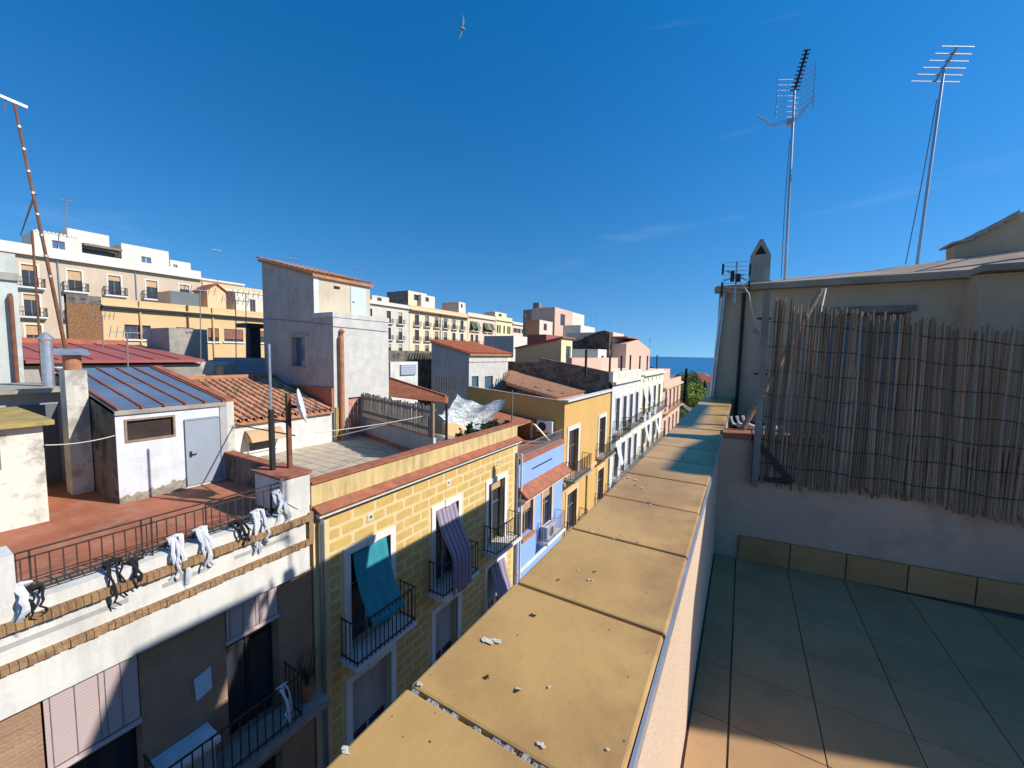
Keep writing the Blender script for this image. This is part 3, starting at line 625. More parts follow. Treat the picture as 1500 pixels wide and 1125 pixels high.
# ---- objects on the white building
def hut(): 
    h=E('roof_hut',(-12.5,4,FT),'white rooftop hut with glazed lean-to roof and grey metal door','hut')
    X=-11.5; a,b_=2.95,5.03; q=MB(); zf,zbk,Xb=-1.46,-.74,-16.0
    wallX(q,X,a,b_,FT,zf,[(3.12,3.95,-2.05,-1.60)],.12); q.build('front_wall','bluewhite',h)
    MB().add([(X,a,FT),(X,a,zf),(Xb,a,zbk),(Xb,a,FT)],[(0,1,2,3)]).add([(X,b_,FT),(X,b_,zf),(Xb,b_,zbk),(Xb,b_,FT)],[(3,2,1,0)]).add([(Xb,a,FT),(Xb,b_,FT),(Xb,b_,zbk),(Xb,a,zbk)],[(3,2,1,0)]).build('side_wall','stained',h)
    MB().box(X-.02,X+.05,a-.01,b_+.02,zf,zf+.09).build('eave_beam','concrete',h)
    MB().box(X-.05,X+.025,4.90,5.05,FT,zf).build('corner_post','greywall',h)
    MB().box(X-.2,X+.03,5.05,5.22,FT+.4,zf+.09).build('side_pier','whitedirty',h)
    d=MB().box(X+.004,X+.03,4.17,4.88,FT+.06,-1.74).build('door','greydoor',h); MB().box(X+.031,X+.05,4.15,4.17,FT+.06,-1.70).box(X+.031,X+.05,4.17,4.9,-1.738,-1.70).build('door_frame','greydoor',d)
    MB().bar((X+.05,4.24,-2.58),(X+.05,4.36,-2.58),.012).box(X+.03,X+.045,4.22,4.27,-2.64,-2.5).build('handle','darkmetal',d)
    fr=MB(); 
    for (u,v,w_,z_) in ((3.09,3.13,-2.08,-1.57),(3.94,3.98,-2.08,-1.57)): fr.box(X-.03,X+.02,u,v,w_,z_)
    fr.box(X-.03,X+.022,3.13,3.94,-1.61,-1.57).box(X-.03,X+.022,3.13,3.94,-2.08,-2.04); fr.build('window_frame','wood',h)
    MB().add([(X-.05,3.12,-2.05),(X-.05,3.95,-2.05),(X-.05,3.95,-1.6),(X-.05,3.12,-1.6)],[(0,1,2,3)]).build('window_screen','wickerdark',h)
    # glazed roof: panes between red bars
    zfr,zbr=zf+.10,zbk+.10; ro=MB().hexa([(X,a,zfr-.03),(X,b_,zfr-.03),(Xb,b_,zbr-.03),(Xb,a,zbr-.03)],[(X,a,zfr-.004),(X,b_,zfr-.004),(Xb,b_,zbr-.004),(Xb,a,zbr-.004)]).build('roof','concrete',h)
    n=5
    for i in range(n):
        u,v=a+.05+(b_-a-.1)*i/n,a+.05+(b_-a-.1)*(i+1)/n
        for j in range(4):
            f,g_=j/4,(j+1)/4; P=lambda t,yy,dz:(X+.06+(Xb-X-.1)*t,yy,zfr+(zbr-zfr)*t+dz)
            MB().hexa([P(f+.014,u+.03,.002),P(f+.014,v-.03,.002),P(g_,v-.03,.002+.012),P(g_,u+.03,.002+.012)],[P(f+.014,u+.03,.022),P(f+.014,v-.03,.022),P(g_,v-.03,.03),P(g_,u+.03,.03)]).build('pane','rooftop_glass',ro)
    for i in range(n+1):
        u=a+.05+(b_-a-.1)*i/n; MB().bar((X+.05,u,zfr+.03),(Xb,u,zbr+.03),.022,.022).build('glazing_bar','rustred',ro)
    MB().hexa([(X+.02,b_,zfr-.02),(X+.02,b_+.20,zfr-.02),(Xb,b_+.20,zbr-.02),(Xb,b_,zbr-.02)],[(X+.02,b_,zfr+.07),(X+.02,b_+.20,zfr+.07),(Xb,b_+.20,zbr+.07),(Xb,b_,zbr+.07)]).build('verge','redcap',ro)
    return h
def base_patch(par,X,a,b_,z,h,mt):
    q=MB(); n=26; lo=[(X,a+(b_-a)*i/n,z) for i in range(n+1)]; hi=[(X,a+(b_-a)*i/n,z+h*(.45+.4*(i/n))*random.uniform(.7,1.15)) for i in range(n+1)]
    q.add(lo+hi,[(i,i+1,n+2+i,n+1+i) for i in range(n)]); q.build('bare_patch',mt,par)
glassmat('rooftop_glass',(.075,.10,.14),.28); mat('rustred',(.30,.09,.055),rough=.7,var=.2); base_patch(hut(),-11.497,2.95,4.15,FT,.34,'barecement')
ch=E('hut_chimney',(-13.2,2.78,FT),'stubby rendered chimney with tin cap against the glazed hut','chimney')
MB().box(-13.5,-13.05,2.58,2.93,FT,-.55).build('stack','whitedirty',ch); MB().tube([(-13.27,2.75,-.62),(-13.27,2.75,-.2)],[.15,.15],14).build('flue','terracotta',ch)
MB().prism([(-13.6,2.5,-.2),(-13.0,2.5,-.2),(-13.3,2.5,-.06)],(0,.5,0)).build('cap','galv',ch)
h1=E('plaster_hut',(-12.5,1,FT),'peeling cream plaster roof hut under a lichen covered slab','hut')
MB().box(-14.2,-11.5,-1.5,1.94,FT,-1.50).build('wall','peeling',h1); MB().box(-14.4,-11.3,-1.6,2.06,-1.498,-1.41).build('roof_slab','lichen',h1)
q=MB().box(-11.499,-11.48,1.0,1.42,-2.25,-1.75); q.build('vent_grille','greywood',h1)
h3=E('rear_shed',(-15.5,2,FT),'grey rooftop shed with dark metal door between the two huts','hut')
MB().box(-17,-14.65,1.4,2.93,FT,-1.12).build('wall','greywall',h3); MB().box(-14.648,-14.62,2.12,2.72,FT+.02,-1.42).build('door','darkdoor',h3)
MB().box(-17.2,-14.3,-1,2.9,-1.118,-1.03).build('roof_slab','concrete',h3)
p=PX(72,565,-15.2); fl=E('metal_flue',(p.x,p.y,-1.03),'tall galvanised flue pipe with conical cowl on the shed roof','flue')
MB().tube([(p.x,p.y,-1.05),(p.x,p.y,.12)],.11,16).build('pipe','galv',fl); MB().tube([(p.x,p.y,.16),(p.x,p.y,.34)],[.17,.02],14).build('cowl','galv',fl)
# boundary wall to the yellow building
bw=E('boundary_wall',(-10,5.1,FT),'black stained boundary wall with red cap between the two roof terraces','wall')
MB().box(-11.5,-8.8,4.985,5.15,FT-.3,-2.72).build('masonry','stained',bw); MB().box(-11.5,-8.82,4.96,5.19,-2.718,-2.67).build('cap','redcap',bw)
po=E('pipe_frame',(-8.5,4.8,-2.53),'two rusty steel posts with clamps holding a dish on the white pier','post')
a=PX(437,690,-8.45); MB().box(-8.5,-8.40,4.50,4.58,-2.53,-1.25).build('post','darkmetal',po); MB().box(-8.35,-8.27,4.78,4.86,-2.53,-.92).build('post','rust',po)
MB().bar((-8.45,4.54,-1.45),(-8.31,4.82,-1.55),.018).build('tie_bar','darkmetal',po)
b_=PX(434,505,-8.4); MB().tube([(-8.45,4.54,-1.35),(-8.45,4.54,b_.z*1.0)],.025,8).build('mast','galv',po)
MB().tube([(-8.45,4.54,-1.2),(-8.42,4.62,-1.33),(-8.36,4.72,-1.35),(-8.32,4.80,-1.2)],.012,6).build('hose','darkmetal',po)
di=MB(); c=Vector((-8.25,5.0,-1.22)); ax=Vector((.60,.80,.22)).normalized(); u=ax.cross(Vector((0,0,1))).normalized(); v=u.cross(ax)
di.grid(lambda a_,b2:c+(u*math.cos(a_*2*math.pi)*.85+v*math.sin(a_*2*math.pi))*(.02+.36*b2)+ax*(.09*b2*b2),20,4); dd=di.build('dish','plastic',po,True)
so_=dd.modifiers.new('thick','SOLIDIFY'); so_.thickness=.012
MB().bar(c-ax*.03,(-8.31,4.82,-1.2),.03).build('dish_mount','darkmetal',po); MB().tube([c+v*-.3+ax*.05,c+ax*.33],.01,6).build('feed_arm','galv',po)
wire('brace_rod',[PX(345,622,-11.4),PX(432,638,-8.45)],.016,'thin dark steel brace rod from hut to post','darkmetal')
# cloth strips on the railing
X=W-.06
for i,(mt,px,py,lab,n,L) in enumerate([('whitecloth',30,865,'white cloth strips tied low beside the railing end pillar',5,.34),('blackcloth',45,870,'black cloth knotted by the railing end pillar',4,.2),('blackcloth',166,828,'black straps tied on the railing near the pillar',5,.42),('blackcloth',195,828,'short black straps tied next to the long black straps',4,.22),('whitecloth',257,792,'wide bunch of long white rags tied on the railing',8,.52),('whitecloth',294,780,'single bundle of white rags tied on the railing',6,.44),('blackcloth',345,770,'tangle of black cords tied on the railing',7,.24),('whitecloth',376,754,'white rag bundle tied on the railing near the pier',6,.40),('whitecloth',407,725,'thin white ribbon hanging beside the white pier',3,.36)]):
    p=PX(px,py,X); rag(mt,(X,p.y,p.z+.05),lab,'cloth',n,L,'cloth strips on the railing')
wire('pier_cable',[PX(402,718,W+.03),PX(412,732,W+.03),PX(430,742,W+.035),PX(451,752,W+.03)],.008,'white cable drooping across the white pier','cable')
# balcony clutter
ac=E('covered_air_conditioner',(W+.25,2.5,-7.28),'pale covered air conditioner behind the brick building balcony rail','air conditioner'); MB().box(W+.02,W+.42,2.2,2.9,-7.27,-6.62).build('body','greydoor',ac,bevel=.02); MB().box(W-.01,W+.52,2.15,2.95,-6.618,-6.55).build('lid','bluewhite',ac)
pl=E('balcony_plant',(W+.3,4.6,-7.28),'bare dark pot plant on the brick building balcony','plant'); q=MB()
for i in range(26):
    a=random.uniform(0,6.3); r_=random.uniform(.05,.22); q.tube([(W+.3,4.6,-7.0),(W+.3+math.cos(a)*r_*.6,4.6+math.sin(a)*r_*.6,-6.7),(W+.3+math.cos(a)*r_,4.6+math.sin(a)*r_,-6.45+random.uniform(-.2,.3))],[.012,.008,.004],4)
q.build('branches','bark',pl); MB().tube([(W+.3,4.6,-7.28),(W+.3,4.6,-6.98)],[.11,.15],10).build('pot','terracotta',pl)
rag('whitecloth',(W+.56,3.95,-6.40),'pale rag tied on the brick building balcony rail','cloth',3,.4)
# ---- yellow block-painted building
yb=E('yellow_building',(-11,9.5,GZ),'yellow block-painted building with white framed balcony windows','building')
ya,yz=4.99,13.92; PT=-2.86; CO=-3.50
H=1.96; cols=[(5.90,7.13),(8.90,10.02),(11.78,12.92)]
wins=[(a,b_,-7.20,-4.78) for a,b_ in cols]+[(a,b_,-10.5,-8.02) for a,b_ in cols]
q=MB(); wallX(q,W,ya,yz,GZ,CO,wins,.28); zq=-4.1
q.add([(W,ya,GZ),(W,yz,GZ),(W-6.7,yz,GZ),(W-6.7,ya,GZ),(W,ya,zq),(W,yz,zq),(W-6.7,yz,zq),(W-6.7,ya,zq)],[(0,4,7,3),(1,2,6,5),(2,3,7,6)])
q.add([(W-.029,ya,zq),(W,ya,zq),(W,ya,CO),(W-.029,ya,CO)],[(0,1,2,3)]).add([(W-.029,yz,zq),(W,yz,zq),(W,yz,CO),(W-.029,yz,CO)],[(3,2,1,0)]); q.build('wall','yellowwall',yb)
MB().box(W-.28,W-.03,ya,yz,-4.05,PT).build('parapet_wall','cream',yb); MB().box(W-.33,W+.02,ya-.0,yz+.02,PT+.002,PT+.05).build('parapet_cap','redcap',yb)
MB().hexa([(W-.03,ya+.02,CO+.06),(W+.24,ya+.02,CO+.0),(W+.24,yz,CO+.0),(W-.03,yz,CO+.06)],[(W-.03,ya+.02,CO+.16),(W+.26,ya+.02,CO+.04),(W+.26,yz,CO+.04),(W-.03,yz,CO+.16)]).build('cornice_tiles','redcap',yb)
MB().box(W+.001,W+.20,ya+.03,yz,CO-.075,CO-.003).build('cornice_moulding','white',yb)
q=MB(); yy=ya+.06
while yy<yz-.05: q.box(W+.002,W+.13,yy,yy+.05,CO-.12,CO-.077); yy+=.10
T(q.build('dentils','white',yb),kind='stuff')
# painted blocks with rounded corners, as thin relief
def rblock(w_,h_,r=.05):
    pts=[]
    for cx_,cz_,a0 in ((w_/2-r,h_/2-r,0),(-w_/2+r,h_/2-r,90),(-w_/2+r,-h_/2+r,180),(w_/2-r,-h_/2+r,270)):
        for k in range(4): a=R(a0+30*k); pts.append((0,cx_+r*math.cos(a),cz_+r*math.sin(a)))
    return mesh_of(MB().prism(pts,(.006,0,0)),'blockpaint','block')
cw,chh=.66,.29; full=rblock(cw-.10,chh-.08); half=rblock(cw/2-.09,chh-.08,.04); nb=0
avoid=[(a-.2,b_+.2,z0-.1,z1+.2) for a,b_,z0,z1 in wins]
for rw in range(24):
    z=CO-.20-chh*(rw+.5)
    for k in range(-1,15):
        yc=ya+.35+cw*(k+.5)+(cw/2 if rw%2 else 0)
        for me,hw,cc in ((full,(cw-.10)/2,yc),(half,(cw/2-.09)/2,yc-cw/4),(half,(cw/2-.09)/2,yc+cw/4)):
            ok=cc-hw>ya+.18 and cc+hw<yz-.12 and not any(v[0]<cc+hw and v[1]>cc-hw and v[2]<z+.13 and v[3]>z-.13 for v in avoid)
            if ok and nb<298: inst('block',me,yb,(W+.001,cc,z)); nb+=1
            if ok and me is full: break
for i,(px,py) in enumerate([(543,757),(657,707),(730,677)]):
    p=PX(px,py,W); v=E('tile_vent',(W,p.y,p.z),None,None); bpy.data.objects.remove(v)
    k=.085; o=MB().box(W+.001,W+.012,p.y-k,p.y+k,p.z-k,p.z+k).build('tile_vent','white',yb)
    MB().prism([(W+.013,p.y-.055,p.z),(W+.013,p.y-.02,p.z-.02),(W+.013,p.y,p.z-.055),(W+.013,p.y+.02,p.z-.02),(W+.013,p.y+.055,p.z),(W+.013,p.y+.02,p.z+.02),(W+.013,p.y,p.z+.055),(W+.013,p.y-.02,p.z+.02)],(.002,0,0)).build('vent_hole','hole',o)
for i,(a,b_,z0,z1) in enumerate(wins):
    window(yb,W,a,b_,z0,z1,.26,'greydoor' if i!=2 else 'darkdoor','glass',.17,shut=(.16 if i==2 else (.62 if i>2 else 0)),shm='greywall' if i>2 else 'tanblind')
    if i<3: balcony(yb,W,a-.32,b_+.36,-7.18,.62,.97,step=.13)
    q=MB().box(W+.03,W+.06,(a+b_)/2-.12,(a+b_)/2+.12,z1+.0,z1+.2); q.build('keystone','stoneframe',yb)
for a,b_ in cols: balcony(yb,W,a-.3,b_+.3,-10.5,.5,.95)
dp=PX(465,800,W); MB().tube([(W+.09,5.13,-3.62),(W+.09,5.13,-3.75),(W+.09,5.13,GZ)],[.04,.06,.06],10).build('downpipe','metal',yb)
MB().tube([(W+.07,13.80,-4.0),(W+.07,13.80,GZ)],.05,8).build('downpipe','galv',yb)
# awnings
def awning(name,mt,a,b_,zt,prof,label):
    q=MB(); P=[Vector((W-.05+x,0,zt+z)) for x,z in prof]; n=len(P)-1
    def fn(u,v):
        k=v*n; i=min(int(k),n-1); p=P[i].lerp(P[i+1],k-i); return (p.x+.025*math.sin(u*9+v*3)*v+.012*math.sin(u*23),a+(b_-a)*u,p.z-.02*math.sin(u*math.pi)*v)
    q.grid(fn,22,n*4); o=q.build(name,mt,None,True); s_=o.modifiers.new('thick','SOLIDIFY'); s_.thickness=.008; return T(o,label,'awning')
awning('awning','teal',6.0,7.05,-4.80,[(0,0),(.10,-.5),(.28,-1.0),(.52,-1.42),(.68,-1.56),(.69,-1.68)],'teal green canvas awning draped over the first yellow building balcony')
awning('awning','striped',8.98,9.95,-4.80,[(0,0),(.18,-.55),(.60,-1.25),(.68,-1.5),(.69,-2.15),(.69,-2.5)],'purple striped curtain awning hanging over the middle balcony rail')
awning('awning','striped',11.85,12.85,-7.95,[(.15,0),(.28,-.5),(.5,-1.1),(.72,-1.8)],'mauve striped awning at the lower window below the last yellow balcony')
# ---- terrace, low house and tower on the yellow building roof
TZ=-3.75
tr=MB().box(-14.6,W-.282,ya,yz,TZ-.3,TZ-.012).build('roof_terrace','grout'); T(tr,kind='structure')
tl=mesh_of(MB().box(-.188,.188,-.188,.188,-.02,0),'terracetile','terrace_tile')
for i in range(17):
    for j in range(22):
        x,yy=-14.35+.4*i,5.22+.4*j
        if x<-8.2 and yy<13.8 and not (x<-11.5 and yy<5.3): inst('terrace_tile',tl,tr,(x,yy,TZ+random.uniform(-.002,.002)))
lh=E('tiled_house',(-16,8,TZ),'low white house with curved clay tile roof on the yellow building terrace','house')
MB().box(-18.6,-14.5,5.25,10.2,TZ,-2.45).build('wall','white',lh)
tiled_roof(lh,'roof',-14.35,-18.7,5.3,10.2,-2.42,-1.33)
q=MB(); 
for k in range(12): q.tube([(-18.7-.02,5.3+k*.41,-1.22),(-18.7,5.75+k*.41,-1.2)],[.12,.10],8)
q.build('ridge_tiles','terracotta',lh)
aw=MB(); P0=PX(355,650,-14.4)
ya2,yb2=6.9,8.05
aw.grid(lambda u,v:(-14.48+.45*v,ya2+(yb2-ya2)*u,-2.78-.30*v*v-.05*v),12,6); o=aw.build('window_awning','blindawn' if 'blindawn' in M else 'tanblind',lh)
so_=o.modifiers.new('thick','SOLIDIFY'); so_.thickness=.01
for yy in (ya2,yb2): MB().prism([(-14.49,yy,-2.78),(-14.03,yy,-3.13),(-14.49,yy,-3.13)],(0,.008,0)).build('awning_side','tanblind',lh)
MB().box(-14.5,-14.47,7.05,7.9,-3.5,-2.9).build('window','glass',lh); MB().box(-14.49,-14.44,6.98,7.97,-3.56,-3.5).build('window_sill','stoneframe',lh)
tw=E('stair_tower_house',(-17,11.8,TZ),'tall grey rendered tower house with tiled cap and pale blue door','house')
yA,yB=10.33,13.24; zt=1.36; Xf,Xu,Xb=-14.5,-15.74,-19.65
q=MB(); wallX(q,Xf,yA,yB,TZ,zt,[(11.0,11.72,TZ+.02,-2.0)],.2); q.build('front_wall','greywhite',tw)
q=MB(); wallY(q,yA,Xb,Xf,TZ,zt,[(-17.45,-16.45,-.71,.56)],.3); q.build('side_wall','greyrender',tw)
MB().add([(Xb,yA,zt),(Xf,yA,zt),(Xf,yB,zt),(Xb,yB,zt)],[(0,1,2,3)]).add([(Xf,yB,TZ),(Xb,yB,TZ),(Xb,yB,zt),(Xf,yB,zt)],[(0,1,2,3)]).add([(Xb,yA,TZ),(Xb,yB,TZ),(Xb,yB,zt),(Xb,yA,zt)],[(3,2,1,0)]).build('shell','greyrender',tw)
MB().box(Xf-1.3,Xf+.03,yA-.03,yB+.03,zt+.002,zt+.20).build('ledge','greywhite',tw)
zl,zr=4.10,3.12
MB().add([(Xb,yA,zt),(Xu,yA,zt),(Xu,yA,zr),(Xb,yA,zl)],[(0,1,2,3)]).build('upper_side_wall','greyrender',tw)
MB().add([(Xu,yA,zt),(Xu,yB,zt),(Xu,yB,zr),(Xu,yA,zr)],[(0,1,2,3)]).add([(Xu,yB,zt),(Xb,yB,zt),(Xb,yB,zl),(Xu,yB,zr)],[(0,1,2,3)]).add([(Xb,yA,zt),(Xb,yB,zt),(Xb,yB,zl),(Xb,yA,zl)],[(3,2,1,0)]).build('upper_front_wall','palecream',tw)
MB().box(Xu+.001,Xu+.02,yA-.01,yA+.22,zt+.2,zr).build('corner_strip','white',tw)
tiled_roof(tw,'roof',Xu+.12,Xb-.15,yA-.1,yB+.1,zr+.06,zl+.10,row=.38,pitch=.25,single=False)
MB().box(Xu+.002,Xu+.03,12.14,12.98,zt+.2,2.93).build('door','bluedoor',tw); MB().bar((Xu+.05,12.2,2.25),(Xu+.05,12.33,2.25),.013).build('door_handle','darkmetal',tw)
MB().box(Xu+.002,Xu+.012,11.28,11.58,2.72,2.84).build('vent_slot','hole',tw)
MB().box(-17.45,-16.45,yA+.24,yA+.28,-.71,.56).build('window','glassblue',tw); MB().box(-17.52,-16.38,yA-.04,yA+.05,-.78,-.712).build('window_sill','concrete',tw); MB().box(-17.6,-16.2,yA-.06,yA+.02,.62,.70).build('lintel','concrete',tw)
MB().box(Xf-.15,Xf-.10,11.02,11.70,TZ+.02,-2.02).build('door','salmondoor',tw)
MB().tube([(Xf+.10,10.62,TZ),(Xf+.10,10.62,.55),(Xf+.08,10.68,.78),(Xf-.02,10.72,.84)],[.11,.11,.11,.10],12).build('soil_pipe','terracotta',tw)
MB().box(-18.7,-14.52,yA-.1,yA-.002,-2.5,-1.55).build('flashing','redpaint',tw)
MB().box(Xf+.001,Xf+.05,10.36,10.50,TZ,-2.35).build('pilaster','lichen',tw)
wire('tower_cable',[PY(386,467,yA-.03),PY(420,469,yA-.03),PY(486,476,yA-.03)],.012,'dark cable strung across the tower house side wall','greycable')
wire('tower_front_cable',[PX(487,478,Xf+.02),PX(530,482,Xf+.02),PX(568,486,Xf+.02)],.012,'dark cable strung across the tower house white front','greycable')
# grey wall with picket fence
a=Vector((-14.55,11.75,TZ)); b_=Vector((-9.1,10.25,TZ)); d=(b_-a).normalized(); nrm=Vector((d.y,-d.x,0))
gw=E('terrace_wall',(-11.8,11,TZ),'grey rendered terrace wall with red painted foot below the pickets','wall')
def strip(p,q_,z0,z1,t0,t1): n_=Vector((d.y,-d.x,0)); return [tuple(p+n_*t0)[:2],tuple(q_+n_*t0)[:2],tuple(q_+n_*t1)[:2],tuple(p+n_*t1)[:2]],z0,z1
def vwall(name,mt,p,q_,z0,z1,t0,t1,parent):
    c,_,_=strip(p,q_,z0,z1,t0,t1); return MB().hexa([(x,y_,z0) for x,y_ in c],[(x,y_,z1) for x,y_ in c]).build(name,mt,parent)
vwall('render','greywall',a,b_,TZ,-2.93,-.14,0,gw); vwall('red_foot','redpaint',a,b_,TZ,TZ+.16,.002,.05,gw); vwall('cap','redcap',a,b_,-2.928,-2.89,-.17,.03,gw)
vwall('end_face','white',b_,b_+d*.05,TZ,-2.93,-.14,.002,gw)
pf=E('picket_fence',(-11.8,11,-2.89),'grey weathered picket fence on top of the terrace wall','fence'); pk=mesh_of(MB().box(-.012,.012,-.035,.035,0,1.05),'greywood','picket')
L=(b_-a).length; n=int(L/.105)
for i in range(n):
    p=a+d*(L*(i+.5)/n); inst('picket',pk,pf,(p.x,p.y,-2.88),(random.uniform(-.02,.02),0,math.atan2(d.y,d.x)+math.pi/2),(1,1,random.uniform(.93,1.03)))
for z in (-2.62,-2.02): 
    p,q_=a+nrm*-.03,b_+nrm*-.03; MB().bar((p.x,p.y,z),(q_.x,q_.y,z),.02,.035).build('fence_rail','greywood',pf)
p=b_; MB().box(p.x-.05,p.x+.05,p.y-.05,p.y+.05,-2.89,-1.75).build('fence_post','wood',pf)
ps=E('steel_post',(W-.9,10.35,TZ),'dark steel post holding the sun net near the parapet','post'); MB().tube([(W-.9,10.5,TZ),(W-.9,10.5,-1.75)],.045,8).build('tube','darkmetal',ps)
p2=PX(750,600,W-.5); ps2=E('steel_post',(p2.x,p2.y,-3.0),'thin grey post holding the net at the far end of the parapet','post'); MB().tube([(p2.x,p2.y,-3.7),(p2.x,p2.y,PX(750,572,W-.5).z)],.03,8).build('tube','greywood',ps2)
A,B,C_,D=PX(670,577,-11.5),PX(742,584,W-.7),PX(706,630,W-.7),PX(642,612,-9.4)
def net(u,v):
    p=A.lerp(B,u).lerp(D.lerp(C_,u),v); return p-Vector((0,0,.30*math.sin(u*math.pi)*(1-.7*v)+.12*math.sin(v*math.pi)+.06*math.sin(u*14+v*5)+.05*math.sin(v*17+u*4)))
o=MB().grid(net,40,26).build('sun_net','net',None,True); T(o,'pale grey open mesh sun net sagging above the yellow building terrace','net')
for i,(px,py,h_) in enumerate([(672,668,.5),(690,652,.6),(708,640,.55),(728,632,.5),(742,622,.45)]):
    p=PX(px,py,W-.7); t=E('potted_plant',(p.x,p.y,TZ),'dark bushy potted plant under the sun net','plant','pot plants under the sun net'); MB().tube([(p.x,p.y,TZ),(p.x,p.y,TZ+.35)],[.14,.19],10).build('pot','terracotta',t)
    q=MB(); foliage(q,(p.x,p.y,TZ+.35+h_*.9),.32,.32,h_*.85,260,.07); q.build('leaves','leaf_dark',t)
# ---- blue building
bb=E('blue_building',(-10,16.3,GZ),'narrow sky blue house with red tile canopy and roof terrace','building')
ba,bz=13.96,18.72; BT=-4.55
w1=PX(762,790,W)
bw_=[(14.35,15.35,-7.85,-6.35),(16.35,17.35,-8.6,-6.25)]
q=MB(); shell(q,W+.02,ba,bz,GZ,BT,6,bw_,.22); q.build('wall','blue',bb)
window(bb,W+.02,*bw_[0],.2,'wood','glass',.14,'peachwall',.30,'blindtan'); window(bb,W+.02,*bw_[1],.2,'wood','glass',.14,'peachwall',.25,'blindtan')
MB().box(W-.1,W+.16,bw_[0][0]-.1,bw_[0][1]+.1,-7.99,-7.852).build('brick_sill','terracotta',bb)
balcony(bb,W+.02,15.9,17.9,-8.62,.55,.9,rm='galv')
MB().hexa([(W,ba,-5.62),(W+.50,ba,-5.98),(W+.50,bz,-5.98),(W,bz,-5.62)],[(W,ba,-5.52),(W+.52,ba,-5.90),(W+.52,bz,-5.90),(W,bz,-5.52)]).build('tile_canopy','redcap',bb)
MB().box(W+.021,W+.40,ba,bz,-6.10,-5.985).build('canopy_soffit','ivory',bb)
MB().box(W+.021,W+.03,15.2,17.3,-5.06,-5.0).build('slot','darkmetal',bb)
MB().box(-13.7,W-.21,ba,bz,BT+.002,BT+.05).build('terrace_floor','redpaint',bb)
MB().box(W-.2,W+.06,ba,bz,BT+.002,BT+.22).build('brick_parapet','redcap',bb)
MB().box(W+.022,W+.05,ba,bz,-9.35,-9.2).build('string_course','ivory',bb)
q=MB(); 
for z in (BT+.25,BT+.72): q.bar((W-.05,ba+.1,z),(W-.05,bz-.05,z),.014)
yy=ba+.12
while yy<bz-.05: q.bar((W-.05,yy,BT+.22),(W-.05,yy,BT+.72),.007); q.bar((W-.05,yy,BT+.3),(W-.05,yy+.11,BT+.5),.006); yy+=.11
q.build('terrace_railing','galv',bb)
MB().tube([(W+.14,14.03,-4.1),(W+.14,14.03,GZ)],.05,8).build('downpipe','bluewhite',bb)
def aircon(loc,label,rot=False):
    x,y,z=loc; t=E('air_conditioner',loc,label,'air conditioner')
    if rot: # fan faces -Y
        MB().box(x-.45,x+.45,y-.30,y,z,z+.60).build('case','plastic',t,bevel=.02); c=Vector((x-.13,y-.301,z+.3)); q=MB()
        for r_ in (.07,.13,.19,.235): q.tube([(c.x+math.cos(k*.3142)*r_,c.y-.004,c.z+math.sin(k*.3142)*r_) for k in range(21)],.007,4)
        q.build('fan_grille','greycable',t); n=20; MB().add([(c.x+math.cos(k*2*math.pi/n)*.235,c.y,c.z+math.sin(k*2*math.pi/n)*.235) for k in range(n)],[tuple(range(n))]).build('fan','wickerdark',t)
    else:
        MB().box(x,x+.32,y-.45,y+.45,z,z+.62).build('case','plastic',t,bevel=.02); n=20; c=Vector((x+.322,y,z+.3))
        MB().add([(c.x,c.y+math.cos(k*2*math.pi/n)*.23,c.z+math.sin(k*2*math.pi/n)*.23) for k in range(n)],[tuple(range(n))]).build('fan','wickerdark',t)
        MB().box(x+.02,x+.30,y-.4522,y-.45,z+.05,z+.58).build('end_panel','greydoor',t)
    for s in (-.35,.35): MB().box(x-.03 if not rot else x+s-.03,x+.35 if not rot else x+s+.03,y+s-.03 if not rot else y-.33,y+s+.03 if not rot else y+.02,z-.06,z-.002).build('bracket','darkmetal',t)
    return t
aircon((W+.14,16.5,-8.55),'grey green air conditioner standing on the blue house balcony')
OY=18.78
p=PY(798,632,OY); aircon((p.x+.1,OY,p.z),'white air conditioner on the orange side wall',True)
lt=E('terrace_shelter',(-10,17.5,BT),'small tiled shelter with yellow back wall on the blue house terrace','shelter')
MB().box(-12,-11.8,14.2,18.7,BT,-3.27).build('back_wall','ochre',lt); MB().hexa([(-12,16.2,-3.25),(-9.4,16.2,-3.55),(-9.4,18.7,-3.55),(-12,18.7,-3.25)],[(-12,16.2,-3.15),(-9.4,16.2,-3.47),(-9.4,18.7,-3.47),(-12,18.7,-3.15)]).build('tile_roof','redcap',lt)
for yy in (16.3,18.5): MB().box(-9.6,-9.5,yy,yy+.1,BT,-3.56).build('post','ivory',lt)
MB().box(-11.7,-10.2,16.0,17.9,BT,BT+.6).build('dark_counter','blackcloth',lt)
q=MB().grid(lambda u,v:(-8.7+.05*math.sin(u*9),14.3+.75*u,-3.35-1.0*v+.03*math.sin(u*12)),12,6).build('hanging_towel','greencloth'); T(q,'olive green towel hanging on the blue house terrace','towel')
wire('towel_line',[(-8.7,13.95,-3.30),(-8.72,16.2,-3.28)],.008,'short washing line carrying the green towel','cable')
um=MB().prism([(-8.4,18.1,BT+.2),(-8.2,17.9,BT+.2),(-8.7,17.2,BT+1.1),(-8.9,17.3,BT+1.1)],(0,.12,0)).build('folded_parasol','ivory'); T(um,'cream folded parasol leaning by the orange wall','parasol')
